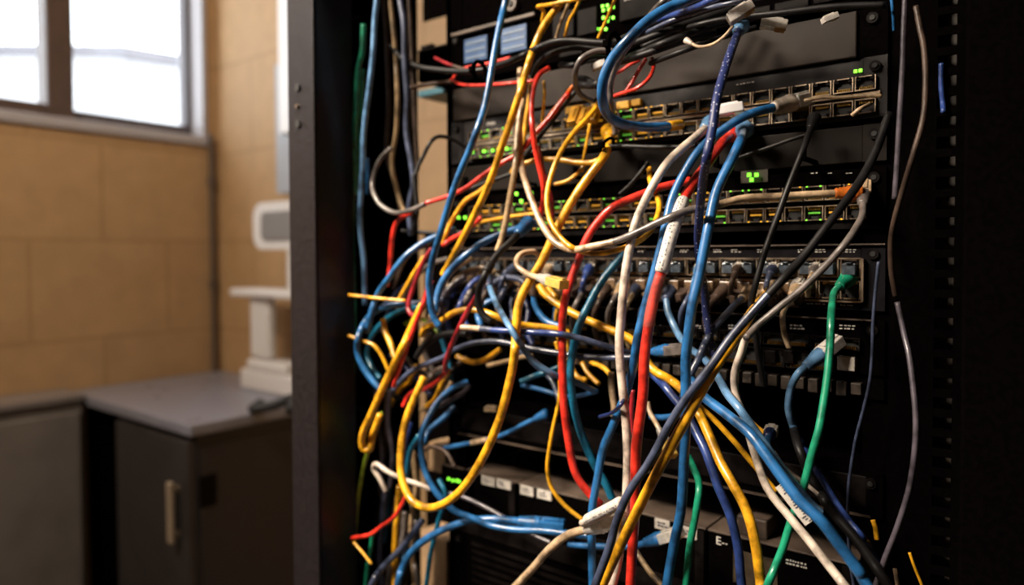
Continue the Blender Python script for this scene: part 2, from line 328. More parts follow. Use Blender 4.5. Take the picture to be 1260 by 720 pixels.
bm = bmesh.new(); box(bm, XS, XS + 0.003, 0.545, ys1, 0, ZR); box(bm, XS, XS + 0.02, ys1, ys1 + 0.004, 0, ZR)
for k in range(40): box(bm, XS + 0.003, XS + 0.03, 0.60, 0.606, 0.1 + k * 0.05, 0.104 + k * 0.05)
link('cable_channel', bm, M_BLACK, rack)
bm = bmesh.new(); box(bm, XR1 - 0.004, XR1, 0.56, 1.25, 0, ZR); link('side_panel', bm, M_BLACK, rack)
bm = bmesh.new(); box(bm, -0.62, XR1, 1.25, 1.254, 0, ZR); link('rear_dark_sheet', bm, M_BLACK, rack)  # black sheet added at the back so the voids stay dark
for x in (XP0, XR1 - 0.03):
    bm = bmesh.new(); box(bm, x, x + 0.03, 1.22, 1.25, 0, ZR); link('rear_post', bm, M_BLACK, rack)
for z0 in (0.0, ZR - 0.04):
    bm = bmesh.new()
    box(bm, XP0, XR1, 0.51, 0.54, z0, z0 + 0.04); box(bm, XP0, XR1, 1.21, 1.25, z0, z0 + 0.04); box(bm, XP0, XP0 + 0.03, 0.54, 1.21, z0, z0 + 0.04); box(bm, XR1 - 0.03, XR1, 0.56, 1.21, z0, z0 + 0.04)
    link('frame_ring', bm, M_BLACK, rack)
XSI = onY(553, 200, YF + 0.01).x
bm = bmesh.new(); box(bm, XSI - 0.002, XSI, YF + 0.008, 1.25, 0, ZR); link('inner_dark_sheet', bm, M_BLACK, rack)  # black sheet added beside the units to darken the spaces between them
bm = bmesh.new()
for ya, yb_ in ((-200, 24), (286, 900)):
    box(bm, XS - 0.06, XSI - 0.003, 0.80, 0.803, max(0.05, onY(530, yb_, 0.80).z), min(ZR - 0.05, onY(530, ya, 0.80).z))
link('gap_dark_sheet', bm, M_BLACK, rack)  # added black sheets that paint the darkness of the left gap
# 19-inch rails
XE0, XE1 = E(557, 300).x, E(1090, 300).x
sq = 0.0095
def rail(x0, x1, hx, slots):
    bm = bmesh.new(); hs = []
    z = 0.55
    while z < 1.75:
        hs.append((hx - slots / 2, hx + slots / 2, z, z + sq)); z += 0.015875
    plate_with_holes(bm, x0, x1, 0.04, ZR - 0.04, YF + 0.003, YF + 0.006, hs)
    return bm
bm = rail(XE0 - 0.004, XE0 + 0.017, XE0 + 0.008, sq); box(bm, XE0 - 0.004, XE0 - 0.001, YF + 0.006, YF + 0.04, 0.04, ZR - 0.04); link('rail', bm, M_BLACK, rack)
xs = onY(1163, 500, YF + 0.02).x
bm = rail(XE1 - 0.017, XR0 + 0.03, xs, 0.013); link('rail', bm, M_BLACK, rack)
bm = bmesh.new()       # light strip behind the slots: galvanised inner channel
box(bm, xs - 0.012, xs + 0.012, YF + 0.02, YF + 0.022, 0.04, ZR - 0.04); link('inner_channel', bm, mat('galvanised_channel', (0.035, 0.028, 0.022), 0.5, noise=0.9, nscale=35), rack)
# ------------------------------------------------------------------ rack equipment
def port_mesh(wd, ht, tab_up, metal=True, lit=None):
    bm = bmesh.new(); t = 0.0008 if ht < 0.014 else 0.0011; d = 0.005
    w2, h2 = wd / 2, ht / 2
    box(bm, -w2, w2, -d, 0, h2 - t, h2, 0); box(bm, -w2, w2, -d, 0, -h2, -h2 + t, 0)
    box(bm, -w2, -w2 + t, -d, 0, -h2 + t, h2 - t, 0); box(bm, w2 - t, w2, -d, 0, -h2 + t, h2 - t, 0)
    box(bm, -w2 + t, w2 - t, -0.0006, 0, -h2 + t, h2 - t, 1)
    s = 1 if tab_up else -1       # stepped latch notch: corner fillets beside the notch
    for sx in (-1, 1):
        xa, xb = sorted((sx * (w2 - t), sx * w2 * 0.45)); za, zb = sorted((s * (h2 - t), s * h2 * 0.45))
        box(bm, xa, xb, -d + 0.0008, -0.0008, za, zb, 3)
    for k in range(8):
        x = -w2 * 0.6 + k * w2 * 1.2 / 7; za, zb = sorted((-s * (h2 - t), -s * (h2 - 0.0035)))
        box(bm, x - 0.0002, x + 0.0002, -0.003, -0.0007, za, zb, 2)
    for sx in (-1, 1):            # tiny status lens pair at the edge
        x = sx * w2 * 0.72; z = s * (h2 - t * 0.5)
        box(bm, x - 0.0007, x + 0.0007, -d - 0.0004, -d, z - 0.0005, z + 0.0005, 4)
    if lit: box(bm, -w2 * 0.62, w2 * 0.62, -0.0030, -0.0006, -s * h2 * 0.05 - 0.0007, -s * h2 * 0.05 + 0.0007, 5)
    me = bpy.data.meshes.new('network_port'); bm.normal_update(); bm.to_mesh(me); bm.free()
    M = [M_METAL if metal else M_DGREY, M_CAV, M_GOLD, M_DGREY, lit or M_DGREY, mat('dim_green_glow', (0.10, 0.42, 0.03), 0.4, emit=0.5) if lit is M_GREEN else mat('dim_amber_glow', (0.62, 0.30, 0.02), 0.4, emit=0.5)]
    for m in M: me.materials.append(m)
    return me
PM = {}
def place(me, name, loc, parent):
    o = bpy.data.objects.new(name, me); COL.objects.link(o); o.parent = parent
    o.location = Vector(loc) - parent.location; return o
def unit(name, label, cat, zt, zb, x0=None, x1=None, depth=0.30, m=None, ears=True, y=YF, group=None, ring=True):
    x0 = XE0 + 0.018 if x0 is None else x0; x1 = XE1 - 0.018 if x1 is None else x1
    root = empty(name, ((x0 + x1) / 2, y, zb)); tag(root, label, cat, group)
    bm = bmesh.new(); box(bm, x0, x1, y, y + depth, zb + 0.0006, zt - 0.0006, bev=0.0008); link('chassis', bm, m or M_BLACK, root)
    if ears:
        for a, b in ((XE0, x0), (x1, XE1)):
            bm = bmesh.new(); box(bm, a, b, y - 0.001, y + 0.002, zb + 0.0006, zt - 0.0006)
            link('mounting_ear', bm, m or M_BLACK, root)
            if ring:
                bm = bmesh.new(); cyl(bm, ((a + b) / 2, y - 0.002, zt - 0.009), (0, 1, 0), 0.0045, 0.003, 16); cyl(bm, ((a + b) / 2, y - 0.0038, zt - 0.009), (0, 1, 0), 0.0022, 0.001, 12, 1)
                link('screw', bm, [M_DGREY, M_CAV], root)
    return root
def ports(root, cols, x0, x1, zrows, ph, lit_of, metal=True, skip=()):
    pitch = (x1 - x0) / cols
    for c_ in range(cols):
        for r_, z in enumerate(zrows):
            if (c_, r_) in skip: continue
            lit = lit_of(c_, r_); key = (round(pitch, 5), ph, r_ == 0, metal, lit)
            if key not in PM: PM[key] = port_mesh(pitch * 0.93, ph, r_ == 0, metal, {None: None, 'g': M_GREEN, 'a': M_AMBER}[lit])
            place(PM[key], 'network_port', (x0 + (c_ + 0.5) * pitch, root.location.y - 0.0002, z), root)
def leds(root, pts, col='g', s=0.0022, y=YF):
    for x, z in pts:
        bm = bmesh.new(); box(bm, x - s / 2, x + s / 2, y - 0.0016, y, z - s / 2, z + s / 2, bev=0.0003); link('status_light', bm, M_GREEN if col == 'g' else M_AMBER, root)
def dashes(root, x0, z, n, y=YF, seg=0.0022, gap=0.0012, h=0.0010, name='printed_mark', rows=2, m=None):
    bm = bmesh.new(); rnd = random.Random(int(x0 * 1e5) + int(z * 1e4))
    for r_ in range(rows):
        x = x0
        for k in range(n):
            s = seg * rnd.uniform(0.4, 1.2); box(bm, x, x + s, y - 0.0006, y + 0.0001, z - r_ * h * 1.9, z - r_ * h * 1.9 + h * rnd.uniform(.6, 1)); x += s + gap * rnd.uniform(.5, 1.4)
    return link(name, bm, m or M_PRINT, root)
Zp = lambda x, y: E(x, y).z
Xp = lambda x: E(x, 316).x
def EX(x, y): p = E(x, y); return p.x, p.z

# top server with green column of lights
zt, zb = Zp(573, -70), Zp(573, 36)
u = unit('rack_server', 'topmost black server with a round key lock, cut by the upper edge', 'server', zt, zb)
bm = bmesh.new(); c0 = E(632, 6); cyl(bm, (c0.x, YF - 0.003, c0.z), (0, 1, 0), 0.008, 0.006, 24); cyl(bm, (c0.x, YF - 0.0065, c0.z), (0, 1, 0), 0.0035, 0.002, 20, 1); link('key_lock', bm, [M_SHELF, M_CAV], u)

# chassis with blue drive labels
zt, zb = Zp(573, 39), Zp(573, 100)
u = unit('drive_enclosure', 'black drive enclosure with blue labelled drives and a column of green lights', 'disk enclosure', zt, zb)
bm = bmesh.new(); box(bm, XE0 + 0.004, XE0 + 0.13, YF - 0.006, YF + 0.002, zt - 0.004, zt, bev=0.0008); link('top_lip', bm, M_SHELF, u)
M_DRV = mat('blue_drive_label', (0.008, 0.05, 0.15), 0.45, noise=0.2, nscale=60)
for xa, xb, ya, yb in ((575, 603, 50, 79), (620, 651, 37, 68)):
    z1_, z0_ = Zp(xa, ya), Zp(xa, yb)
    bm = bmesh.new(); box(bm, Xp(xa), Xp(xb), YF - 0.004, YF, z0_, z1_, bev=0.0006); d_ = link('drive_label', bm, M_DRV, u)
    bm = bmesh.new()
    for k in range(3):
        z = z1_ - (k + 0.7) * (z1_ - z0_) / 3.3; box(bm, Xp(xa) + 0.003, Xp(xb) - 0.002, YF - 0.0047, YF - 0.0038, z - 0.0011, z + 0.0011)
    link('label_stripe', bm, mat('pale_stripe', (0.12, 0.17, 0.24), 0.5), d_)
bm = bmesh.new(); box(bm, Xp(764), Xp(838), YF - 0.004, YF, Zp(766, 28), zt - 0.004, bev=0.001); pn = link('cover_panel', bm, M_DGREY, u)
dashes(pn, Xp(770), Zp(770, 3), 8, y=YF - 0.004, rows=1)
bm = bmesh.new(); box(bm, Xp(712), Xp(736), YF - 0.003, YF, Zp(712, 46), Zp(712, 14), bev=0.001); link('drive_bay', bm, M_DGREY, u)
bm = bmesh.new(); box(bm, Xp(682), Xp(708), YF - 0.003, YF, Zp(682, 50), Zp(682, 18), bev=0.001); link('drive_bay', bm, M_DGREY, u)
leds(u, [EX(x, y) for x, y in ((742, 8), (748, 7), (755, 9), (743, 13), (750, 12), (743, 22), (749, 21), (755, 22), (748, 26), (735, 36), (740, 36), (746, 36))], s=0.003)
bm = bmesh.new()
for k in range(9):
    x = Xp(690) + k * 0.033
    if x < XE1 - 0.05: box(bm, x, x + 0.029, YF - 0.002, YF, zb + 0.004, zb + 0.012, bev=0.0006)
link('drive_bay', bm, M_DGREY, u)

# plain brown-black blank server
zt, zb = Zp(578, 107), Zp(578, 148.5)
u = unit('blanking_panel', 'plain dark brown server front above the port rows', 'panel', zt, zb, x1=Xp(1053))
bm = bmesh.new(); box(bm, XE0 + 0.006, Xp(1053), YF - 0.004, YF, zb + 0.001, zt - 0.001, bev=0.0012); link('front_cover', bm, mat('brown_black_cover', (0.018, 0.012, 0.009), 0.5, noise=0.35, nscale=18, spec=0.15), u)

# switch A
zt, zb = Zp(563, 150), Zp(563, 202); H = zt - zb
def litA(c_, r_):
    return 'g' if c_ in (1, 3, 9, 12) else ('a' if 8 <= c_ <= 14 else None)
u = unit('network_switch', 'uppermost grey network switch with empty ports and yellow plugs', 'network switch', zt, zb, m=mat('switch_grey', (0.016, 0.014, 0.0145), 0.45, noise=0.4, nscale=60, spec=0.15), group='network switches in the rack')
XA0, XA1 = Xp(580), Xp(1078)
bm = bmesh.new(); box(bm, XA0, Xp(1082), YF - 0.003, YF, zb + H * .37, zb + H * .43, bev=0.0005); link('port_divider', bm, M_METAL, u)
ports(u, 26, XA0, XA1, (zb + H * 0.565, zb + H * 0.20), 0.0118, litA)
leds(u, [EX(1053, 88), EX(1059, 87)], s=0.0028); leds(u, [EX(x, y) for x, y in ((586, 188), (600, 187), (611, 186), (618, 185), (628, 184))], s=0.003, y=YF - 0.006)
dashes(u, Xp(1064), Zp(1064, 90), 4); dashes(u, Xp(600), Zp(600, 152), 5); dashes(u, Xp(905), Zp(905, 105), 6, rows=1)
# yellow glow of the ports and plugs, painted as small plates
for xa, xb, ya, yb in ((762, 777, 127, 136), (780, 791, 124, 132), (700, 721, 133, 142)):
    bm = bmesh.new(); box(bm, Xp(xa), Xp(xb), YF - 0.0065, YF, Zp(xa, yb), Zp(xa, ya), bev=0.0006); link('port_glow', bm, mat('yellow_port_glow', (0.62, 0.33, 0.02), 0.5, noise=0.3, nscale=200), u)

# black slab between A and B
zt, zb = Zp(563, 206), Zp(563, 238)
u = unit('cable_tray', 'black cable tray panel between the two upper switches', 'panel', zt, zb, m=mat('very_dark_brown', (0.008, 0.0055, 0.004), 0.5, noise=0.3, nscale=30, spec=0.1))
bm = bmesh.new()
for k in range(6):
    x = XE0 + 0.05 + k * 0.075; box(bm, x, x + 0.004, YF - 0.035, YF, zb + 0.002, zb + 0.005); box(bm, x, x + 0.004, YF - 0.035, YF - 0.031, zb + 0.005, zb + 0.014)
link('finger', bm, M_BLACK, u)

# switch B
zt, zb = Zp(563, 242), Zp(563, 294); H = zt - zb
litB = lambda c_, r_: ('g' if (c_ * 7 + r_ * 3) % 4 < 2 else 'a') if (c_ * 5 + r_) % 3 else None
u = unit('network_switch', 'middle black network switch with bright green port lights', 'network switch', zt, zb, group='network switches in the rack')
ports(u, 26, XA0, Xp(1068), (zb + H * 0.62, zb + H * 0.29), 0.0125, litB)
leds(u, [EX(x, y) for x, y in ((569, 268), (577, 268), (640, 239), (658, 238), (646, 248), (925, 216), (934, 216), (928, 222))], s=0.0036, y=YF - 0.006)
bm = bmesh.new(); box(bm, Xp(912), Xp(945), YF - 0.002, YF, Zp(912, 226), Zp(912, 211)); link('display_panel', bm, M_SHELF, u)
for xx in (997, 1018, 1040): dashes(u, Xp(xx), Zp(xx, 214), 2, rows=1)
bm = bmesh.new(); box(bm, XE0 + 0.02, XE1 - 0.02, YF - 0.0015, YF, zb + 0.001, zb + H * 0.14); link('lower_strip', bm, M_DGREY, u)

# switch C, densely plugged
zt, zb = Zp(1085, 299), Zp(1085, 384); H = zt - zb; hC = lambda f: zt - H * f
u = unit('network_switch', 'lowest black network switch, fully plugged with grey and blue cables', 'network switch', zt, zb, group='network switches in the rack', m=mat('satin_black_panel', (0.005, 0.0045, 0.006), 0.35, noise=0.4, nscale=60, spec=0.15))
bm = bmesh.new(); box(bm, XE0, XE1, YF - 0.004, YF, zt - 0.0016, zt - 0.0004); link('top_edge', bm, M_SHELF, u)
XC1 = Xp(1062)
ports(u, 26, Xp(570), XC1, (Zp(1060, 330.5), Zp(1060, 357)), 0.0155, lambda c_, r_: None)
bm = bmesh.new(); z0_, z1_ = Zp(1060, 371), Zp(1060, 318.5)
box(bm, XC1, XC1 + 0.0018, YF - 0.007, YF, z0_, z1_); box(bm, Xp(565), XC1, YF - 0.006, YF, z0_ - 0.001, z0_ + 0.0004); box(bm, Xp(565), XC1, YF - 0.006, YF, z1_ - 0.0004, z1_ + 0.0008)
link('port_frame', bm, M_METAL, u)
for xx in (785, 837, 878, 900, 932, 982, 1003, 1030, 1040, 700, 650): dashes(u, Xp(xx), Zp(xx, 308), 3, rows=2)
dashes(u, Xp(993), Zp(993, 374), 5, rows=1); dashes(u, Xp(1035), Zp(1035, 376), 4, rows=1)

# unit D, patch panel
zt, zb = Zp(1074, 393), Zp(1074, 462); H = zt - zb
u = unit('patch_bay', 'black patch panel with white printed marks and one white keystone', 'patch panel', zt, zb)
bm = bmesh.new(); box(bm, XE0 + 0.01, Xp(1078), YF - 0.003, YF, zt - 0.0014, zt - 0.0003); link('top_edge', bm, M_SHELF, u)
ports(u, 20, Xp(600), Xp(1062), (Zp(1060, 448),), 0.0165, lambda c_, r_: None, metal=False, skip=((19, 0),))
ports(u, 20, Xp(600), Xp(1062), (Zp(1060, 424),), 0.0105, lambda c_, r_: None, metal=False)
for xx in (973, 1034, 897, 850, 800, 640): dashes(u, Xp(xx), Zp(xx, 401), 4, h=0.0014)
bm = bmesh.new(); box(bm, Xp(1034), Xp(1056), YF - 0.008, YF, Zp(1045, 455), Zp(1045, 438), bev=0.0008); kp = link('white_keystone', bm, M_LABEL, u)
for xx in (945, 967):
    bm = bmesh.new(); box(bm, Xp(xx), Xp(xx + 13), YF - 0.0065, YF, Zp(xx, 446), Zp(xx, 430), bev=0.0006); link('keystone_frame', bm, M_DGREY, u)
# unit E, brown toothed strip
zt, zb = Zp(1074, 466), Zp(1074, 492)
u = unit('power_strip', 'narrow brown-black strip of connectors below the patch panel', 'panel', zt, zb, ring=False)
bm = bmesh.new()
for k in range(30):
    x = Xp(700) + k * 0.0115
    if x < Xp(1060): box(bm, x, x + 0.008, YF - 0.008, YF, zb + 0.002 + (k % 2) * 0.002, zt - 0.004, bev=0.0006)
link('connector_row', bm, mat('dull_brown_connectors', (0.03, 0.021, 0.015), 0.5, noise=0.7, nscale=140), u)

# unit F (black) and G (shelf-topped box) low down
zt, zb = Zp(619, 505), Zp(619, 545)
u = unit('power_supply', 'black unit with a pale lower edge above the labelled boxes', 'rack unit', zt, zb, x1=None)
bm = bmesh.new(); box(bm, XE0 + 0.01, Xp(1075), YF - 0.003, YF, zb + 0.0004, zb + 0.002); link('lower_edge', bm, M_SHELF, u)
bm = bmesh.new(); box(bm, XE0 + 0.015, Xp(1070), YF - 0.0015, YF, zb + 0.008, zt - 0.004, bev=0.001); link('grille', bm, M_DGREY, u)
zt = Zp(592, 582); zb = Zp(592, 640)
xd = [XE0 + 0.0185, Xp(636), Xp(872), XE1 - 0.0185]
names = ('leftmost low box with two green lights below the shelf top', 'wide low box with white stickers along its upper edge', 'rightmost low black box with an E marked on its front')
gs = []
for k in range(3):
    r_ = empty('rack_appliance', ((xd[k] + xd[k + 1]) / 2, YF, zb)); tag(r_, names[k], 'rack unit', 'low boxes side by side on the bottom shelf'); gs.append(r_)
    bm = bmesh.new(); box(bm, xd[k] + 0.001, xd[k + 1] - 0.001, YF, YF + 0.25, zb, zt - 0.002, bev=0.001); link('chassis', bm, M_BLACK, r_)
    bm = bmesh.new(); box(bm, xd[k] + 0.001, xd[k + 1] - 0.001, YF - 0.002, YF + 0.25, zt - 0.002, zt, bev=0.0006); link('top_cover', bm, M_SHELF, r_)
    bm = bmesh.new(); box(bm, xd[k + 1] - 0.012, xd[k + 1] - 0.003, YF - 0.002, YF, zb, zt - 0.004); link('divider', bm, M_DGREY, r_)
bm = bmesh.new(); box(bm, Xp(545), XE0 + 0.03, YF - 0.005, YF - 0.0005, zb, zt, bev=0.0006); link('front_bezel', bm, M_BLACK, gs[0])
for g_, xx_ in ((gs[0], Xp(545)),):
    bm = bmesh.new(); box(bm, xx_, XE0 + 0.0185, YF - 0.005, YF - 0.0005, zt, zt + 0.0015); link('bezel_edge', bm, M_SHELF, g_)
leds(gs[0], [EX(556, 588), EX(561, 590), EX(566, 590), EX(569, 591)], s=0.0032, y=YF - 0.005)
M_LT = M_LABEL
for g_, xa, xb, yc in ((0, 593, 609, 591), (0, 612, 629, 595), (1, 641, 657, 603), (1, 662, 679, 608), (1, 808, 826, 645), (1, 838, 860, 655), (2, 868 + 10, 868 + 24, 663)):
    z = Zp((xa + xb) / 2, yc); hh = 0.0052
    if g_ == 2: continue
    bm = bmesh.new(); box(bm, Xp(xa), Xp(xb), YF - 0.0028, YF, z - hh, z + hh); lb = link('sticker', bm, M_LT, gs[g_])
    dashes(lb, Xp(xa) + 0.003, z + 0.001, 3, y=YF - 0.0028, h=0.0016, m=M_INK, seg=0.003)
def text(body, loc, size, parent, m, name='lettering'):
    cu = bpy.data.curves.new(name, 'FONT'); cu.body = body; cu.size = size; cu.extrude = 0.0003
    t = bpy.data.objects.new('tmp', cu); COL.objects.link(t)
    dg = bpy.context.evaluated_depsgraph_get(); me = bpy.data.meshes.new_from_object(t.evaluated_get(dg)); bpy.data.objects.remove(t)
    me.materials.clear(); me.materials.append(m)
    me.transform(Matrix.Rotation(math.radians(90), 4, 'X')); me.transform(Matrix.Translation(Vector(loc) - parent.location))
    o = bpy.data.objects.new(name, me); COL.objects.link(o); o.parent = parent; return o
p_ = E(881, 669); text('E', (p_.x, YF - 0.0008, p_.z), 0.011, gs[2], M_PRINT)
dashes(gs[2], Xp(970), Zp(970, 690), 7, h=0.0016); dashes(gs[2], Xp(890), Zp(890, 669), 2, rows=1)
bm = bmesh.new(); box(bm, Xp(905), Xp(960), YF - 0.0015, YF, Zp(905, 716), Zp(905, 676)); link('socket_plate', bm, mat('dull_brown_plate', (0.05, 0.035, 0.02), 0.5, noise=0.5, nscale=60), gs[2])
bm = bmesh.new()
for k in range(5): box(bm, Xp(660) + k * 0.02, Xp(660) + k * 0.02 + 0.014, YF - 0.004, YF, zb + 0.006, zb + 0.018, bev=0.0006)
link('socket', bm, M_DGREY, gs[1])
# bottom shelf carrying them
root = empty('rack_shelf', ((XE0 + XE1) / 2, YF, zb - 0.004)); tag(root, 'black perforated shelf under the labelled boxes at the rack bottom', 'shelf')
bm = bmesh.new(); box(bm, XE0 + 0.0185, XE1 - 0.0185, YF, YF + 0.3, zb - 0.003, zb); link('deck', bm, M_BLACK, root)
bm = bmesh.new(); box(bm, XE0 - 0.004, XE1, YF - 0.002, YF, zb - 0.02, zb); link('lip', bm, M_DGREY, root)
zt2 = zb - 0.022
u = unit('battery_backup', 'large black battery unit at the bottom of the rack', 'rack unit', zt2, zt2 - 0.13)
bm = bmesh.new()
for k in range(12): box(bm, XE0 + 0.03, XE1 - 0.03, YF - 0.002, YF, zt2 - 0.012 - k * 0.009, zt2 - 0.008 - k * 0.009)
link('grille', bm, M_DGREY, u)
# grey adaptor block on the low boxes
c0 = onY(935, 634, YF + 0.02)
o_ = bmesh.new(); box(o_, c0.x - 0.016, c0.x + 0.012, YF + 0.004, YF + 0.05, Zp(592, 582) + 0.0002, Zp(592, 582) + 0.018, bev=0.0015)
o = link('power_adaptor', o_, M_SHELF); tag(o, 'small grey brown adaptor block on top of the rightmost low box', 'adaptor')
# ------------------------------------------------------------------ cables
# each: colour, label, width seen, [(x, y)...] traced path, stand-off from the equipment fronts (m), ends
CABLES = []
def cable(col, label, wpx, pts, d, s=None, e=None, sl=(), nm='patch_cable', mt=None, bands=()):
    n = len(pts); d = d if isinstance(d, (list, tuple)) else [d]
    P = []
    for i, p in enumerate(pts):
        if len(p) > 2: P.append(tuple(p)); continue
        t = i / (n - 1) * (len(d) - 1); k = min(int(t), max(len(d) - 2, 0)); f = t - k
        P.append((p[0], p[1], d[k] + (d[min(k + 1, len(d) - 1)] - d[k]) * f))
    def ext(a, b):
        dx, dy = b[0] - a[0], b[1] - a[1]; L = math.hypot(dx, dy) or 1
        return (b[0] + dx / L * 110, b[1] + dy / L * 110, b[2])
    if s is None and (P[0][1] <= 3 or P[0][1] >= 709): P.insert(0, ext(P[1], P[0]))
    if e is None and (P[-1][1] <= 3 or P[-1][1] >= 709): P.append(ext(P[-2], P[-1]))
    CABLES.append(dict(col=col, label=label, w=wpx, P=P, s=s, e=e, sl=sl, nm=nm, mt=mt, bands=bands))

# --- the front curtain of thick cables
cable('yellow', 'thick yellow cable crossing diagonally from the yellow boot down to bottom centre', 13,
      [(943, 362, .03), (925, 385), (903, 420), (880, 452), (853, 500), (813, 573), (782, 633), (757, 685), (742, 718)], [.06, .12, .16, .17, .17, .165], s='beige')
cable('slate', 'dark slate cable lying along the thick yellow diagonal, fading into black at upper right', 11,
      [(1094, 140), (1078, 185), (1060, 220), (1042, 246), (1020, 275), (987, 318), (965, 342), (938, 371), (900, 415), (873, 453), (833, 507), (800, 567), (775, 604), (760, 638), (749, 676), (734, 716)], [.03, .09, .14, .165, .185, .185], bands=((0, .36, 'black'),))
cable('grey', 'grey brown cable from the grey plug sweeping down left behind the yellow diagonal', 9,
      [(1062, 250, .03), (1060, 268, .05), (1045, 293), (1029, 313), (1007, 336), (984, 358), (958, 379), (933, 400), (918, 416)], [.06, .09, .12], s='grey+beige')
cable('white', 'white cable with paper flag label curving down to the bottom right corner', 10,
      [(919, 412), (913, 431), (904, 460), (906, 488), (916, 515), (927, 553), (944, 600), (973, 638), (1000, 671), (1033, 713), (1040, 722)], [.11, .10, .12, .14])
cable('red', 'thick bright red cable with a white printed sleeve running down the centre', 13,
      [(899, 167, .02), (887, 178), (870, 202), (860, 215), (844, 240), (835, 262), (824, 296), (815, 330), (804, 369), (798, 402), (793, 440), (791, 487), (784, 540), (782, 575), (782, 615), (779, 660), (776, 717)], [.03, .07, .12, .13, .13, .12], s='red', sl=((.185, .33, 'sleeve', 1.28), (.33, .42, 'clear', 1.22)))
cable('white', 'thick off white cable hanging straight down left of the bright red one', 11,
      [(868, 158, .04), (858, 167), (838, 184), (820, 202), (802, 231), (784, 269), (777, 295), (771, 325), (767, 358), (764, 391), (762, 431), (767, 487), (771, 531), (772, 575), (769, 633), (760, 693), (754, 718)], [.05, .10, .12, .12, .12], s='sky')
cable('blue', 'thick bright blue cable hanging from the clear plug right of centre', 13,
      [(915, 163, .03), (911, 174), (900, 197), (882, 235), (873, 273), (867, 303), (860, 340), (852, 375), (848, 405), (844, 440), (844, 490), (843, 540), (841, 580), (838, 627), (829, 671), (821, 717)], [.06, .11, .13, .12, .10], s='sky+clear')
cable('blue', 'dusty blue cable just left of the bright red one, bending left lower down', 11,
      [(953, 132, .03), (930, 138), (909, 147), (884, 164), (867, 178), (853, 195), (838, 220), (827, 245), (820, 273), (813, 305), (804, 340), (793, 380), (784, 418), (779, 450), (770, 485), (754, 524), (742, 553), (735, 590), (729, 625), (728, 660), (729, 717)], [.04, .07, .10, .115, .10, .10], s='white+white')
cable('navy', 'dark navy braided cable with white flecks hanging from the plug at the top centre', 11,
      [(909, 38, .06), (900, 62), (891, 89), (882, 122), (877, 155), (870, 192), (865, 222), (861, 260), (859, 295), (862, 330), (867, 360), (869, 385), (873, 413), (878, 438)], [.08, .15, .17, .10, .07, .07], s='sky', nm='braided_cable', mt='braid')
cable('blue', 'thick blue cable making the big loop at the top centre, yellow sleeve at its end', 13,
      [(850, -2), (816, 13), (793, 29), (771, 51), (753, 73), (743, 96), (741, 120), (747, 140), (762, 151), (785, 156), (816, 156), (838, 153)], [.12, .15, .15, .11, .04], sl=((.93, 1.0, 'yellow', 1.12),))
cable('grey', 'grey cable nested inside the big blue loop at the top centre', 8,
      [(820, -2), (806, 12), (790, 33), (770, 60), (757, 84), (751, 107), (752, 130), (755, 147, .04), (757, 165, .03)], [.10, .12, .10, .07])
cable('beige', 'beige cable with a long hanging loop ending at the orange plug at right', 9,
      [(640, 85), (640, 111), (639, 145), (640, 180), (642, 205), (647, 225), (656, 251), (668, 278), (683, 298), (704, 307), (730, 303), (760, 296), (793, 282), (816, 271), (844, 260), (870, 254), (887, 251), (916, 244), (955, 242), (989, 240), (1030, 238, .03)], [.05, .08, .11, .12, .11, .07, .03], e='orange', bands=((.6, .8, 'grey'),))
cable('tan', 'tan cable falling straight beside the beige loop to the black clip', 8,
      [(647, 100), (642, 130), (637, 165), (634, 205), (628, 240), (620, 284), (612, 309)], [.05, .09, .10])
cable('yellow', 'slim yellow cable drawing a closed teardrop loop under the beige loop', 7,
      [(737, 128), (724, 144), (704, 166), (687, 193), (676, 224), (673, 251), (680, 278), (700, 302), (727, 312), (755, 309), (782, 299), (800, 285), (809, 266), (811, 251), (806, 236), (800, 222), (799, 207)], [.03, .09, .12, .11, .06, .03], s='yellow')
cable('red', 'red cable arching from the middle switch then dropping to the white printed sleeve', 10,
      [(850, 222), (816, 230), (793, 238), (771, 247), (753, 256), (736, 273), (721, 296), (708, 330), (697, 362), (692, 395), (692, 435), (693, 487), (697, 525), (704, 568), (712, 590), (727, 609), (740, 622)], [.04, .08, .10, .10, .09])
cable('teal', 'teal blue cable slanting down left past the red arch and back under the white sleeve', 10,
      [(778, 304), (762, 320), (742, 344), (724, 376), (712, 402), (705, 431), (702, 464), (707, 504), (716, 536), (731, 571), (744, 593), (753, 613)], [.04, .08, .085, .07])
cable('yellow', 'thick yellow cable crossing right under the port row then curving to the bottom edge', 11,
      [(664, 352), (671, 362), (689, 376), (716, 391), (749, 405), (778, 419), (793, 440), (805, 456), (827, 469), (844, 485), (860, 509), (876, 544), (886, 568), (900, 593), (918, 627), (929, 667), (936, 717)], [.05, .06, .055, .06, .09, .11, .12])
cable('yellow', 'ochre cable running from the diagonal crossing down right behind the white cable', 7,
      [(855, 492), (862, 501), (882, 520), (904, 544), (920, 563), (938, 585), (955, 605)], [.08, .07, .06])
cable('yellow', 'short yellow cable length showing right of the white cable', 6,
      [(905, 500), (918, 513), (934, 528), (950, 540)], [.05, .05])
cable('blue', 'thickest blue cable sweeping from the centre crossing to the bottom right corner', 14,
      [(850, 468), (867, 489), (893, 509), (922, 533), (944, 562), (962, 587), (984, 616), (1011, 642), (1033, 671), (1056, 702), (1064, 716)], [.10, .14, .15, .14])
cable('sky', 'light blue cable dropping from a dark ribbed boot and joining the thickest blue sweep', 10,
      [(820, 368), (822, 383), (829, 400), (837, 415), (850, 430), (866, 441), (882, 462), (895, 485), (909, 502), (925, 524), (943, 550), (965, 580), (990, 612), (1010, 632)], [.03, .04, .08, .12, .12, .11], s='slate+brown')
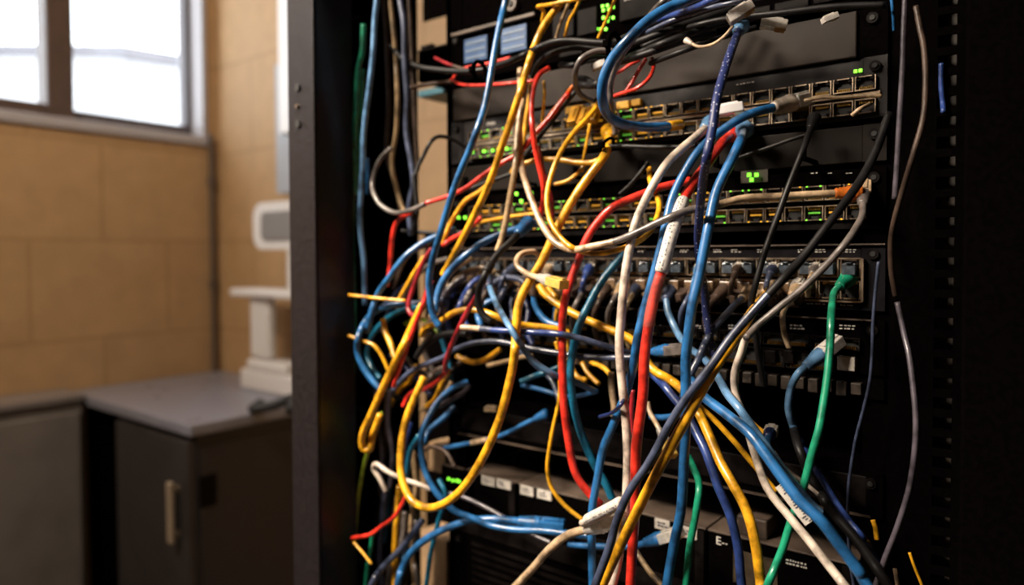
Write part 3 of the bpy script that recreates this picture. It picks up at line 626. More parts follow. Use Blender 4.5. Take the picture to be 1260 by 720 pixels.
cable('green', 'green cable hanging from its green plug at right down to the bottom edge', 10,
      [(1034, 352, .02), (1026, 362, .035), (1023, 390), (1021, 431), (1018, 464), (1013, 498), (1007, 531), (998, 562), (991, 590), (980, 622), (971, 649), (962, 678), (947, 714)], [.05, .08, .10, .11, .12], s='green+green')
cable('sky', 'short blue cable bending down from the white plug at right', 9,
      [(993, 450, .04), (982, 460), (973, 478), (970, 502), (975, 522), (984, 541, .012), (987, 546, .004)], [.05, .04, .02], s='sky+white')
cable('blue', 'blue cable rising to a clear tipped navy boot, right of the white cable', 8,
      [(946, 537, .07), (944, 545), (950, 565), (968, 588), (990, 615), (1015, 640), (1035, 668)], [.08, .10, .09, .08], s='navy+clear')
cable('black', 'black cable hanging from a ribbed boot of the top switch across the middle switch', 8,
      [(998, 157, .04), (989, 182), (980, 205), (969, 233), (956, 269), (946, 296), (938, 320), (929, 353), (924, 378), (929, 404), (933, 436), (940, 475)], [.05, .08, .09, .06], s='black')
cable('violet', 'straight dark violet cable down the right side of the upper rack', 7,
      [(1114, -2), (1112, 40), (1111, 78), (1108, 130), (1104, 200), (1101, 245)], [.06, .06])
cable('brown', 'long thin brown black cable bowing along the right side from the top to the middle', 7,
      [(1127, 8), (1132, 35), (1137, 60), (1139, 100), (1136, 145), (1124, 189), (1111, 233), (1100, 273), (1096, 300), (1097, 335), (1102, 365)], [.06, .08, .05])
cable('violet', 'long dark grey cable bowing down the right side of the lower rack', 7,
      [(1104, 372), (1113, 413), (1119, 440), (1124, 480), (1127, 520), (1125, 560), (1118, 604), (1104, 649), (1089, 687), (1079, 716)], [.05, .08, .08])
cable('slate', 'thin slate cable hanging beside the right ends of the lower panels', 4,
      [(1081, 322), (1077, 360), (1074, 400), (1073, 436), (1070, 470), (1062, 505), (1053, 540), (1047, 576), (1044, 600), (1043, 640), (1046, 690), (1050, 717)], [.02, .03, .02])
cable('blue', 'thin blue cable end at the top right', 4, [(1097, -2), (1099, 18), (1100, 38)], [.03, .02])
cable('deep', 'short dark blue cable beside the right rail near the top', 6, [(1158, 78), (1158, 105), (1161, 138)], [.0, .0])
cable('slate', 'flat grey ribbon like cable slanting across the top from upper right', 6,
      [(905, 3), (880, 8), (855, 16), (825, 26), (793, 41), (770, 52)], [.09, .08, .06])
cable('deep', 'dark blue cable at the very top beside the big blue loop', 8,
      [(880, -2), (858, 8), (835, 16), (812, 24), (790, 40)], [.10, .08, .05])
cable('black', 'black cable running along the upper cable bundle towards the right', 8,
      [(790, 58), (830, 40), (870, 28), (905, 22), (960, 16), (1030, 8), (1090, 6)], [.05, .06, .06, .05])
cable('beige', 'stripped pale cable end curling at the top centre', 4,
      [(850, 53), (858, 57), (868, 57), (880, 53), (892, 44), (902, 32)], [.07, .08], s='white')
# --- left side, upper
cable('black', 'outer black glossy cable arching over the upper switch to the cable tie', 8,
      [(596, 86), (620, 78), (642, 69), (664, 58), (684, 51), (705, 50), (730, 52), (752, 53)], [.06, .09, .08])
cable('black', 'lower black glossy cable arching under the outer one', 7,
      [(655, 95), (661, 80), (676, 67), (698, 60), (718, 59), (740, 62)], [.04, .08, .07])
cable('grey', 'dark grey cable curling down in a hook below the cable tie', 7,
      [(754, 63), (740, 62), (727, 65), (714, 74), (708, 89), (708, 104), (715, 117), (730, 124)], [.08, .10, .06])
cable('red', 'red cable loop hanging right of the big blue loop', 5,
      [(802, 72), (804, 84), (797, 98), (783, 109), (768, 114), (750, 120)], [.05, .08, .07])
cable('red', 'straight red cable beside the red loop near the top', 5, [(795, 72), (785, 88), (776, 104), (768, 116)], [.04, .05])
cable('red', 'short red cable slanting up to the dark bundle near the top', 4, [(788, 74), (775, 80), (763, 88), (752, 92)], [.04, .05])
cable('red', 'red cable curving down from the black arch, darker at its lower end', 7,
      [(676, 83), (664, 91), (657, 106), (654, 130), (655, 155), (660, 190), (668, 224), (669, 245), (664, 266)], [.07, .10, .08])
cable('dred', 'dark red cable beside it ending at the yellow loop', 5, [(662, 180), (669, 212), (677, 238), (680, 262), (674, 290)], [.06, .05])
cable('red', 'thin red cable running level under the black arch', 4, [(555, 98), (565, 103), (580, 105), (609, 104), (642, 101), (662, 99)], [.04, .06])
cable('red', 'thin red cable curving above the level one at upper left', 4, [(558, 96), (565, 87), (580, 82), (602, 78), (628, 71)], [.03, .03])
cable('dred', 'short red tipped cable entering from the left at the top', 4, [(535, 71), (545, 76), (558, 81), (575, 86), (596, 87)], [.04, .06], bands=((.45, 1, 'brown'),))
cable('blue', 'straight blue cable slanting down left across the top to the left bundle', 9,
      [(623, -2), (616, 27), (609, 62), (602, 104), (596, 133), (587, 160), (577, 187), (567, 210), (556, 240), (547, 269), (539, 296), (533, 316), (528, 342), (529, 365), (533, 388), (541, 402)], [.08, .13, .13, .12])
cable('yellow', 'thick yellow cable from the top edge slanting down left past the red curve', 9,
      [(694, -2), (671, 29), (658, 56), (647, 89), (640, 113), (630, 144), (620, 173), (609, 207), (598, 235), (584, 264), (571, 290), (556, 318), (545, 338)], [.06, .10, .10, .09])
cable('yellow', 'yellow cable just right of the tan one, hidden lower behind it', 6, [(655, 96), (651, 124), (647, 150), (644, 175), (640, 195), (629, 213)], [.04, .05])
cable('yellow', 'yellow cable branching toward the left bundle below the uppermost switch', 6, [(607, 222), (590, 236), (573, 247), (562, 262), (553, 278), (545, 300)], [.06, .07])
cable('yellow', 'short thin yellow cable crossing the green lights at the top', 4, [(757, -2), (748, 20), (736, 47)], [.06, .05])
cable('yellow', 'thin yellow cable end left of the green lights', 4, [(714, -2), (707, 14), (700, 26), (695, 45)], [.04, .03])
cable('tan', 'thin ochre cable hanging beside the thick yellow one at the top', 4, [(701, 0, .05), (694, 18), (688, 33), (684, 48)], [.05, .04])
cable('yellow', 'short yellow cable rising to the left of the thick yellow at the top edge', 5, [(690, 3), (675, 6), (662, 8), (669, 14), (667, 28)], [.07, .05])
cable('yellow', 'thin pale yellow cable hanging between the red curve and dark cable', 4, [(669, 100), (670, 115), (668, 138), (667, 150)], [.03, .03])
cable('orange', 'thin orange red cable slanting down left from the grey hook', 4, [(706, 104), (695, 118), (682, 134), (670, 150), (655, 165)], [.05, .06])
cable('black', 'black cable slanting parallel below the orange red one', 6, [(720, 100), (707, 114), (690, 135), (672, 158), (655, 180), (640, 198)], [.05, .05])
cable('red', 'long red cable rising from the left loop to the upper middle', 6,
      [(524, 250), (544, 244), (558, 239), (575, 230), (590, 219), (604, 209), (622, 198), (640, 187), (660, 163), (678, 143), (692, 124), (702, 112)], [.09, .08, .05])
cable('grey', 'grey cable drooping in a loop inside the left channel', 6,
      [(482, 182), (470, 193), (462, 208), (458, 228), (463, 245), (473, 256), (487, 262), (505, 259), (523, 251)], [.07, .09, .09])
cable('black', 'black cable crossing level under the thick yellow diagonal', 5, [(566, 237), (590, 228), (615, 219), (640, 210)], [.05, .04])
cable('black', 'thin black cable bent like a hook against the tan wall', 5, [(510, 220), (514, 206), (521, 192), (530, 175), (540, 168), (556, 171), (573, 181)], [.07, .06, .02])
cable('black', 'black cable running level across the lower part of the wall gap', 5, [(494, 284), (520, 286), (548, 287), (580, 285)], [.06, .03])
cable('black', 'black cable dropping beside the gap from the hook to the bundle', 6, [(509, 215), (512, 240), (513, 262), (508, 285)], [.08, .08])
cable('slate', 'dark slate cable in the left channel along the edge of the wall gap', 8,
      [(492, -2), (497, 30), (498, 75), (501, 120), (500, 160), (506, 198), (509, 225), (504, 255), (506, 290)], [.06, .06])
cable('tan', 'ochre brown cable hanging in the left channel', 6, [(480, -2), (486, 60), (489, 120), (487, 165), (482, 200), (490, 240), (498, 262)], [.05, .05])
cable('brown', 'dark brown cable deep in the left channel', 6, [(472, -2), (476, 60), (478, 130), (476, 190), (488, 230), (493, 262)], [.04, .04])
cable('brown', 'second dark brown cable beside the slate one in the left channel', 6, [(503, -2), (506, 50), (508, 100), (511, 160), (514, 210)], [.03, .03])
cable('black', 'black cable curving from the channel to the shelf over the wall gap', 7, [(480, 55), (495, 72), (515, 82), (540, 86), (570, 88), (596, 86)], [.05, .06])
cable('brown', 'brown cable running level to the rail above the teal edge', 5, [(505, 108), (520, 105), (540, 102), (556, 101)], [.06, .03])
cable('green', 'straight green cable hanging down the left channel', 7,
      [(447, 30), (446, 62), (440, 90), (437, 144), (434, 218), (433, 290), (435, 369), (435, 436), (432, 500), (431, 545), (432, 562)], [.09, .09])
cable('green', 'second green cable nested against the straight one on its right', 5, [(447, 85), (444, 120), (443, 160), (440, 195), (437, 240)], [.08, .08])
cable('sky', 'pale blue cable hanging beside the green one in the left channel', 7,
      [(464, -2), (461, 27), (459, 67), (454, 111), (448, 158), (446, 207), (443, 262), (444, 291), (448, 324), (449, 376)], [.10, .09])
cable('blue', 'short blue cable behind the pale blue one in the left channel', 5, [(452, 195), (453, 215), (452, 240)], [.05, .05])
cable('lime', 'yellow green cable hanging in the lower left channel', 5, [(470, 508), (458, 540), (449, 569), (442, 604), (438, 640), (437, 665)], [.09, .09])
cable('green', 'green cable leaning at the bottom left below the red one', 5, [(458, 655), (456, 675), (452, 697), (450, 716)], [.09, .09])
cable('red', 'red cable dropping from the long red one into the left bundle', 6, [(506, 262), (494, 268), (486, 278), (482, 300), (480, 330), (476, 352)], [.08, .08])
cable('dred', 'dark red cable winding steeply through the left bundle', 6,
      [(531, 306), (520, 324), (510, 350), (503, 372), (504, 384), (512, 388), (521, 372), (527, 352)], [.08, .10])
cable('red', 'red cable crossing in front of the big left yellow cable', 6, [(531, 345), (524, 365), (514, 392), (505, 415), (497, 438), (488, 462), (484, 476)], [.10, .11])
cable('dred', 'dark red cable continuing down from the black clip to the left', 7,
      [(596, 345), (588, 362), (576, 382), (565, 404), (556, 424), (549, 444), (548, 456)], [.12, .11, .09])
cable('red', 'red cable arc curving left below the dark red one', 6, [(551, 454), (545, 462), (534, 472), (521, 479), (505, 484), (496, 500)], [.07, .08])
cable('red', 'red and orange cable rising to the yellow diagonal at mid left', 6, [(545, 302), (556, 294), (568, 288), (580, 279), (592, 268)], [.07, .07])
# --- left bundle, middle
cable('blue', 'blue cable arching at the top of the left bundle', 8, [(560, 282), (537, 291), (516, 302), (496, 319), (478, 343), (465, 362), (457, 385), (452, 410)], [.06, .10, .10])
cable('blue', 'dark and bright blue cable crossing up right to the port area at mid left', 9,
      [(660, 275), (636, 282), (612, 290), (589, 302), (570, 317), (554, 333), (543, 350), (537, 370), (535, 385)], [.05, .09, .11])
cable('blue', 'outermost blue cable curving along the left edge of the bundle', 8,
      [(500, 372), (480, 376), (462, 383), (449, 397), (441, 415), (440, 433), (447, 452), (460, 470), (472, 482)], [.08, .11, .10])
cable('teal', 'teal cable curving inside the outermost blue one', 7, [(516, 378), (496, 382), (477, 392), (463, 406), (455, 420), (452, 438), (459, 455), (468, 466)], [.07, .09])
cable('slate', 'slate cable in the left bundle running under the yellow strand', 7, [(546, 368), (520, 372), (500, 374), (480, 372), (466, 380)], [.06, .07])
cable('brown', 'brown cable arch high in the left bundle', 6, [(530, 300), (514, 306), (500, 318), (492, 335), (484, 356)], [.04, .05])
cable('grey', 'grey cable arch behind the blue ones in the left bundle', 6, [(552, 318), (530, 325), (512, 340), (500, 358), (488, 384)], [.04, .05])
cable('tan', 'tan cable arch in the middle of the left bundle', 7, [(580, 318), (560, 330), (548, 345), (540, 362), (532, 385), (524, 405), (520, 420)], [.04, .06])
cable('violet', 'violet grey cable bending down beside the blue diagonal', 8, [(572, 340), (556, 352), (545, 366), (540, 385), (530, 400)], [.04, .06])
cable('yellow', 'thin yellow strand stretched level across the left channel', 4, [(429, 363), (464, 367), (499, 370)], [.11, .09])
cable('yellow', 'yellow strand forking down from the channel edge', 4.5, [(429, 413), (445, 419), (460, 425), (470, 438), (478, 456)], [.11, .10])
cable('yellow', 'thick yellow cable sloping down left into a sharp hook by the channel', 9,
      [(520, 375), (509, 398), (498, 422), (484, 450), (469, 482), (456, 512), (446, 535), (447, 551), (455, 552), (459, 535), (468, 510)], [.10, .12, .10])
cable('yellow', 'yellow cable arch high in the left bundle', 5, [(522, 316), (510, 335), (498, 356), (490, 370)], [.06, .07])
cable('yellow', 'short fat yellow cable bend low in the left bundle', 7, [(471, 392), (474, 408), (481, 424), (486, 440)], [.08, .09])
cable('yellow', 'big yellow loop hanging low on the left, thickest of the left yellows', 11,
      [(749, 168, .03), (748, 182, .06), (740, 197), (727, 214), (712, 235), (698, 258), (686, 280), (676, 302), (665, 325), (653, 344), (643, 362), (637, 382), (635, 410), (632, 445), (625, 478), (616, 512), (603, 545), (587, 576), (568, 603), (548, 619), (528, 625), (509, 618), (498, 600), (493, 575), (495, 540), (502, 510), (512, 486), (522, 464)], [.06, .09, .11, .13, .14, .13, .10], s='yellow')
cable('yellow', 'yellow cable arch running level from the yellow plug cluster to the left', 7,
      [(741, 195), (728, 200), (710, 200), (690, 197), (667, 196), (650, 200), (635, 205)], [.05, .06])
cable('yellow', 'slim yellow cable dropping straight from the yellow plugs', 4, [(726, 152), (722, 175), (718, 196), (716, 212)], [.04, .04])
cable('yellow', 'slim yellow cable curving under the level arch', 5, [(722, 200), (710, 214), (697, 223), (682, 227)], [.04, .05])
cable('yellow', 'thin yellow cable running level under the middle switch lights', 5, [(587, 274), (603, 271), (620, 268), (640, 265), (660, 263)], [.05, .05])
cable('yellow', 'yellow cable arching over the level blue one in the centre left', 8,
      [(519, 413), (523, 404), (535, 399), (546, 393), (558, 385), (576, 381), (596, 384), (614, 391), (630, 398), (650, 401), (680, 404), (700, 410)], [.07, .10, .09, .05])
cable('deep', 'level blue cable with a beige end crossing the centre left', 8,
      [(568, 403), (584, 404), (620, 407), (655, 409), (687, 411), (712, 416), (735, 423), (756, 429), (775, 434)], [.12, .115, .09, .06], bands=((0, .12, 'beige'), (.12, .2, 'slate'), (.62, 1, 'slate')))
cable('sky', 'pale blue cable sloping down right across the centre left', 8,
      [(602, 352), (609, 370), (618, 387), (629, 405), (641, 425), (656, 444), (676, 458), (692, 465), (712, 472), (731, 481)], [.08, .13, .10, .06], s='slate')
cable('slate', 'glossy slate black cable arching level across the centre left', 7,
      [(484, 480), (493, 469), (505, 458), (522, 449), (545, 440), (558, 431), (580, 423), (609, 420), (633, 424), (660, 430), (696, 436), (730, 440), (782, 440)], [.09, .09, .07])
cable('black', 'black cable arch beneath the yellow arch at centre left', 8, [(512, 440), (522, 425), (537, 415), (555, 410), (575, 411)], [.08, .09])
cable('black', 'black cable with a moulded clip slanting from the mid blue plug', 9,
      [(638, 287), (629, 297), (616, 309), (605, 323), (596, 340), (589, 358), (589, 376), (595, 388), (604, 396)], [.09, .13, .12], s='blue', sl=((.38, .5, 'black', 1.35),))
cable('blue', 'blue cable curling down below the yellow plug at centre', 8, [(657, 362), (658, 374), (664, 386), (674, 396), (690, 402)], [.05, .05], s='brown')
cable('blue', 'short blue cable hanging right of the curled blue one', 6, [(683, 378), (683, 392), (686, 404)], [.03, .03])
cable('beige', 'cream cable curling from the amber clear plug at centre left', 7,
      [(664, 342), (654, 339), (644, 334), (636, 326), (637, 317), (645, 311), (657, 310), (664, 315)], [.12, .11, .07], s='clear+amber')
cable('yellow', 'yellow cable piece below the amber clear plug', 7, [(671, 346), (676, 356), (684, 366)], [.04, .05])
# --- lower left
cable('blue', 'blue cable curving down left then level to the right below the yellow loop', 8,
      [(576, 470), (558, 477), (543, 490), (530, 508), (520, 530), (518, 552), (522, 577), (531, 597), (545, 616), (560, 629), (580, 637), (605, 647), (635, 652), (665, 653), (700, 657), (728, 660)], [.05, .10, .10, .07, .05])
cable('blue', 'blue cable with a fat blue plug at the right, arching to the lower left', 9,
      [(640, 642), (622, 640), (603, 639), (578, 641), (555, 648), (535, 657), (516, 670), (503, 684), (494, 702), (489, 720)], [.05, .08, .10], s='blue+blue')
cable('slate', 'slate blue cable slanting down left to the bottom edge', 8, [(520, 640), (510, 653), (494, 675), (476, 693), (462, 710), (457, 720)], [.08, .10])
cable('teal', 'short teal cable beside the big yellow loop at lower left', 7, [(516, 536), (506, 552), (502, 570), (498, 600), (495, 620)], [.08, .07])
cable('blue', 'short bright blue cable in the dark space at centre left', 6, [(642, 474), (664, 479), (687, 486), (705, 488), (722, 485), (735, 481)], [.04, .05])
cable('blue', 'blue and grey cable in the dark space rising to a blue plug', 6, [(545, 552), (570, 547), (600, 541), (624, 533), (645, 522), (660, 515)], [.04, .03], e='blue', sl=((.3, .5, 'beige', 1.2),))
cable('violet', 'violet cable arcs hanging in the dark centre left', 6, [(540, 500), (555, 492), (570, 483), (578, 474)], [.05, .04])
cable('white', 'white cable bent in a sharp fold at lower left', 6, [(475, 605), (468, 590), (460, 577), (463, 571), (478, 581), (497, 590), (515, 596), (530, 602)], [.10, .11, .09])
cable('violet', 'pinkish grey cable continuing down right behind the blue one', 5.5, [(553, 607), (573, 613), (597, 624), (620, 637), (649, 655), (678, 668)], [.05, .04])
cable('red', 'red cable curving along the bottom left channel', 5, [(433, 662), (455, 658), (469, 648), (485, 636), (497, 616), (500, 606)], [.11, .10])
cable('yellow', 'thin yellow strand at the bottom left under the red one', 3, [(435, 667), (447, 681), (457, 694)], [.11, .11])
cable('yellow', 'yellow cable hanging vertically at the bottom left', 9, [(492, 598), (490, 630), (487, 665), (486, 716)], [.08, .08])
cable('slate', 'slate cable hanging beside the vertical yellow at the bottom left', 8, [(474, 600), (471, 640), (467, 680), (470, 716)], [.06, .06])
cable('teal', 'dark teal cable hanging in the lower left bundle', 6, [(486, 560), (480, 595), (476, 640), (472, 668)], [.05, .05])
cable('brown', 'brown cable hanging between the lower left yellows', 6, [(505, 600), (508, 640), (503, 680), (500, 716)], [.05, .05])
cable('grey', 'grey cable hanging at the foot of the left bundle', 7, [(498, 630), (495, 665), (480, 700), (478, 716)], [.06, .06])
cable('brown', 'dark brown cable running vertically behind the yellow hook', 6, [(474, 470), (476, 510), (474, 550), (470, 590)], [.05, .05])
cable('yellow', 'yellow cable inside the big loop on its left side', 7, [(552, 455), (545, 470), (535, 492), (525, 500)], [.06, .06])
cable('tan', 'tan cable crossing behind the left loop', 6, [(518, 505), (530, 498), (545, 488), (556, 470)], [.04, .04])
cable('yellow', 'ochre cable bend with yellow lump in the dark centre left', 7, [(562, 438), (572, 443), (585, 446), (600, 441), (615, 430)], [.05, .05])
cable('yellow', 'thin yellow cable dropping left of the long red arch cable', 5, [(684, 420), (688, 440), (689, 470), (688, 493), (680, 530), (675, 560), (674, 582), (680, 603), (697, 624), (716, 639)], [.07, .07, .06])
cable('beige', 'thick beige cable curving up from the bottom edge to the white sleeve', 10, [(637, 719), (656, 699), (677, 675), (698, 659), (722, 651)], [.10, .12, .12], e='clear+clear')
cable('white', 'white printed sleeve with clear ends tied at the bottom centre', 9, [(716, 644), (730, 636), (748, 627), (766, 617)], [.125, .145], sl=((.12, .98, 'sleeve', 1.6),))
cable('navy', 'thin navy cable curving left behind the off white cable', 5, [(783, 455), (774, 478), (764, 498), (753, 508), (738, 513)], [.06, .13, .10])
cable('beige', 'short stained beige cable left of the off white one', 8, [(752, 458), (753, 480), (756, 502), (754, 512)], [.05, .05])
cable('dred', 'dark red cable hidden just left of the bright red one', 6, [(779, 480), (777, 505), (778, 535)], [.08, .08])
cable('yellow', 'yellow cable bend behind the long red arch cable', 6, [(697, 415), (700, 440), (709, 462), (722, 468)], [.03, .04])
cable('yellow', 'second yellow bend further right in the dark centre', 6, [(716, 446), (724, 460), (737, 473)], [.03, .04])
cable('yellow', 'third yellow bend close to the stained beige cable', 6, [(727, 446), (742, 452), (752, 462)], [.03, .04])
cable('beige', 'beige cable rising into an amber clear plug left of the yellow diagonal', 6, [(797, 495), (800, 508), (807, 520), (812, 530)], [.06, .07], e='clear+amber')
cable('blue', 'blue cable leading left from the blue ribbed boot at centre', 8, [(806, 433), (795, 434), (780, 436), (765, 440)], [.05, .04], s='blue+grey')
cable('blue', 'short blue cable crossing behind the red at mid height', 8, [(800, 513), (815, 514), (830, 512), (845, 505)], [.06, .07])
cable('deep', 'dark blue cable running down right from the red one to the bottom edge', 11,
      [(800, 458), (813, 470), (828, 488), (845, 510), (858, 535), (870, 560), (884, 600), (898, 633), (908, 674), (912, 716)], [.05, .08, .10, .10])
cable('slate', 'grey black cable bending down from the tan boot behind the diagonal', 9, [(914, 367, .03), (902, 378), (889, 392), (878, 405), (868, 422), (858, 445), (845, 470), (840, 490)], [.04, .07, .10], s='beige')
cable('brown', 'dark brown cable dropping from the dark ribbed boot right of the blue cable', 8, [(882, 366, .03), (872, 378), (868, 395), (873, 415), (882, 440)], [.04, .06], s='brown')
cable('green', 'green cable hanging at the bottom right of the thick blue one', 9, [(847, 562), (853, 575), (859, 590), (860, 606), (856, 633), (849, 671), (844, 717)], [.05, .08, .09])
cable('tan', 'tan glossy cable at the bottom centre slanting to the right', 7, [(781, 676), (792, 693), (802, 707), (816, 722)], [.06, .08])
cable('tan', 'tan cable slanting down left under the white sleeve', 8, [(766, 628), (760, 655), (748, 690), (740, 717)], [.08, .10])
cable('blue', 'blue cable joining the curly blue boot at the bottom centre', 8, [(795, 668), (780, 672), (755, 673), (725, 672), (700, 670)], [.05, .05], s='blue+clear')
cable('black', 'thick black cable slanting down right behind the green one', 12, [(975, 520, .01), (982, 548), (998, 588), (1012, 612), (1028, 635), (1050, 660), (1072, 690), (1090, 717)], [.06, .08, .09])
cable('deep', 'dark navy blue cable beside the thick black slanting one', 8, [(990, 550, .0), (1002, 575), (1014, 594), (1028, 617), (1044, 640), (1062, 662), (1080, 686, .02), (1088, 694, .0)], [.05, .07])
cable('white', 'white cable edge between the blue sweeps at lower right', 5, [(952, 556), (966, 576), (984, 590), (1007, 609), (1020, 628)], [.07, .08])
cable('black', 'black cable crossing the upper switch to the upper middle', 6, [(742, 180), (770, 180), (800, 181), (832, 181), (858, 179)], [.06, .06])
cable('black', 'thin glossy black cable slanting up right across the middle switch', 5, [(890, 202), (915, 192), (945, 182), (970, 173), (992, 166)], [.05, .04])
cable('black', 'black cable slanting up from the middle switch to a clear plug', 6, [(762, 240), (775, 228), (787, 214), (798, 200)], [.05, .04])
cable('beige', 'pale cable plugged at the right end of the uppermost switch', 5, [(1070, 128, .015), (1058, 134), (1048, 142)], [.03, .03])
cable('tan', 'brown glossy cable lying along the lip of the uppermost switch', 5, [(1085, 118), (1060, 118), (1035, 120), (1010, 120), (990, 124)], [.02, .02])
cable('yellow', 'short thin yellow cable at the far lower right', 3.5, [(1119, 680), (1126, 700), (1133, 717)], [.03, .03])
cable('beige', 'pale cable end at the far lower right', 5, [(1101, 700), (1103, 712)], [.03, .03])
cable('yellow', 'yellow plug lead in the dark lower right', 6, [(1079, 664), (1077, 650), (1074, 640)], [.02, .02])
# cables that fill the left bundle between the traced ones
cable('deep', 'dark blue cable deep in the left bundle near the switch', 7, [(590, 355), (575, 372), (570, 392), (580, 408)], [.03, .05])
cable('deep', 'second dark blue cable deep in the left bundle', 7, [(612, 350), (600, 340), (584, 346), (572, 362), (562, 385)], [.02, .05])
cable('navy', 'navy cable curving under the centre left port row', 7, [(636, 352), (630, 372), (632, 395), (640, 410)], [.02, .04])
cable('slate', 'slate cable arch low in the centre left', 8, [(606, 350), (620, 342), (640, 344), (650, 356)], [.03, .04])
cable('brown', 'brown cable fold deep below the left bundle', 7, [(500, 440), (512, 455), (530, 462), (548, 470)], [.03, .04])
cable('navy', 'navy cable fold deep below the left bundle', 7, [(480, 438), (495, 448), (515, 470), (530, 486)], [.03, .04])
cable('grey', 'grey cable fold in the middle of the left bundle', 8, [(540, 470), (525, 440), (522, 425), (530, 412)], [.03, .04])
cable('teal', 'teal cable crossing behind the arches at centre left', 7, [(536, 400), (545, 420), (552, 445), (555, 470)], [.04, .04])
cable('tan', 'tan cable crossing below the black arches at centre left', 6, [(600, 450), (618, 446), (640, 440), (655, 438)], [.03, .03])
cable('lime', 'olive cable in the lower left bundle', 5, [(498, 398), (515, 392), (528, 398), (540, 410)], [.04, .05])
# row of booted cables plugged along the lower row of switch C
for i, (x0_, y0_, x1_, y1_) in enumerate(((760, 62, 900, 12), (775, 70, 915, 20), (756, 52, 880, 2), (765, 76, 880, 40), (800, 78, 930, 34), (745, 95, 700, 112), (745, 108, 712, 96), (690, 80, 745, 72))):
    cable('black', ('topmost', 'second', 'third', 'lower', 'lowest', 'short looping', 'short crossing', 'short level')[i] + ' black cable of the dark bundle over the top server', (9, 9, 8, 9, 7, 9, 8, 8)[i],
          [(x0_, y0_), (x0_ * .7 + x1_ * .3, y0_ * .6 + y1_ * .4 + 3), (x0_ * .3 + x1_ * .7, y0_ * .3 + y1_ * .7 - 2), (x1_, y1_)], [.06, .07, .05, .03])
for i, (cc, w_, pp) in enumerate((('brown', 6, [(488, 610), (485, 650), (490, 690), (488, 717)]), ('violet', 6, [(480, 480), (478, 520), (483, 560), (480, 600)]), ('deep', 7, [(505, 520), (498, 550), (496, 590), (490, 640)]),
        ('teal', 6, [(540, 590), (548, 610), (540, 640), (530, 680), (525, 717)]), ('tan', 7, [(508, 555), (512, 600), (506, 650), (510, 717)]), ('sky', 6, [(515, 640), (500, 665), (496, 700), (488, 719)]),
        ('violet', 5, [(462, 480), (466, 520), (470, 560), (468, 610)]), ('black', 7, [(475, 500), (468, 540), (470, 600), (462, 660)]), ('grey', 6, [(503, 610), (512, 640), (508, 680), (514, 717)]), ('brown', 5, [(515, 560), (530, 550), (548, 556), (560, 575)]))):
    cable(cc, '%s cable %s in the tangle at the lower left' % (cc.replace('deep', 'dark blue').replace('sky', 'pale blue'), ('hanging low beside the vertical yellow', 'hanging under the blue outer curve', 'winding behind the big yellow loop', 'hanging right of the blue curve', 'hanging between the yellows', 'slanting to the bottom edge', 'hanging at the channel edge', 'hanging next to the yellow hook', 'curving at the foot of the loop', 'arching inside the big yellow loop')[i]), w_, pp, [.05, .06])
for i, (cc, w_, pp) in enumerate((('slate', 8, [(590, 330), (570, 338), (555, 355), (548, 378)]), ('tan', 7, [(610, 335), (590, 330), (565, 340), (552, 362), (545, 385)]), ('beige', 6, [(553, 350), (545, 375), (530, 392), (521, 410)]),
        ('blue', 7, [(620, 365), (600, 372), (588, 385), (592, 402)]), ('deep', 7, [(500, 350), (485, 365), (478, 385), (470, 410)]), ('brown', 7, [(575, 440), (560, 450), (540, 455), (525, 470)]), ('black', 8, [(470, 470), (490, 490), (505, 485), (530, 465), (560, 455)]),
        ('slate', 7, [(640, 430), (660, 450), (680, 470), (690, 500)]), ('yellow', 6, [(480, 500), (492, 480), (505, 468), (512, 450)]), ('blue', 7, [(560, 500), (545, 515), (528, 530), (520, 548)]), ('navy', 8, [(640, 360), (650, 380), (648, 405), (656, 425)]), ('teal', 7, [(700, 430), (690, 450), (660, 462), (640, 470)]))):
    cable(cc, '%s cable %s' % (cc.replace('deep', 'dark blue'), ('folded behind the black clip cable', 'folded over the centre left ports', 'dropping to the beige cable end', 'curled under the clip cable', 'behind the outer blue curves at left', 'arching under the black arches', 'winding through the middle of the left bundle', 'sagging in the dark centre', 'beside the big left yellow cable', 'short and curved below the left bundle', 'hanging right of the yellow loop top', 'sagging level behind the red arch cable')[i]), w_, pp, [.02, .05])
rowc = [(583, 'grey', 'tan'), (603, 'brown', 'grey'), (624, 'slate', 'tan'), (645, 'brown', 'brown'), (697, 'yellow', 'brown'), (716, 'grey', 'slate'), (743, 'brown', 'brown'), (760, 'grey', 'tan'), (779, 'tan', 'slate'), (800, 'slate', 'tan'), (850, 'slate', 'brown'), (975, 'beige', 'beige'), (562, 'deep', 'grey')]
desc = ['below the tan cable clip', 'next to the clip cable', 'left of the cream cable curl', 'behind the cream cable curl', 'behind the yellow crossing cable', 'right of the red arch cable', 'crossed by the teal cable', 'left of the off white cable', 'behind the off white cable', 'between dusty blue and red cables', 'left of the bright blue cable', 'left of the green plug', 'at far left']
for i, (x, cc, bc) in enumerate(rowc):
    y0 = 362 if x > 690 else 352
    cable(cc, '%s cable with %s boot in the lowest switch %s' % (dict(tan='tan', slate='slate', deep='dark blue').get(cc, cc), bc if bc != 'brown' else 'dark', desc[i]), 7,
          [(x, y0, .028), (x - 6, y0 + 10, .042), (x - 12, y0 + 26, .04), (x - 10, y0 + 48, .02), (x - 4, y0 + 66, .012)], .03, s=bc + '+' + ('clear' if i % 2 else 'brown'))
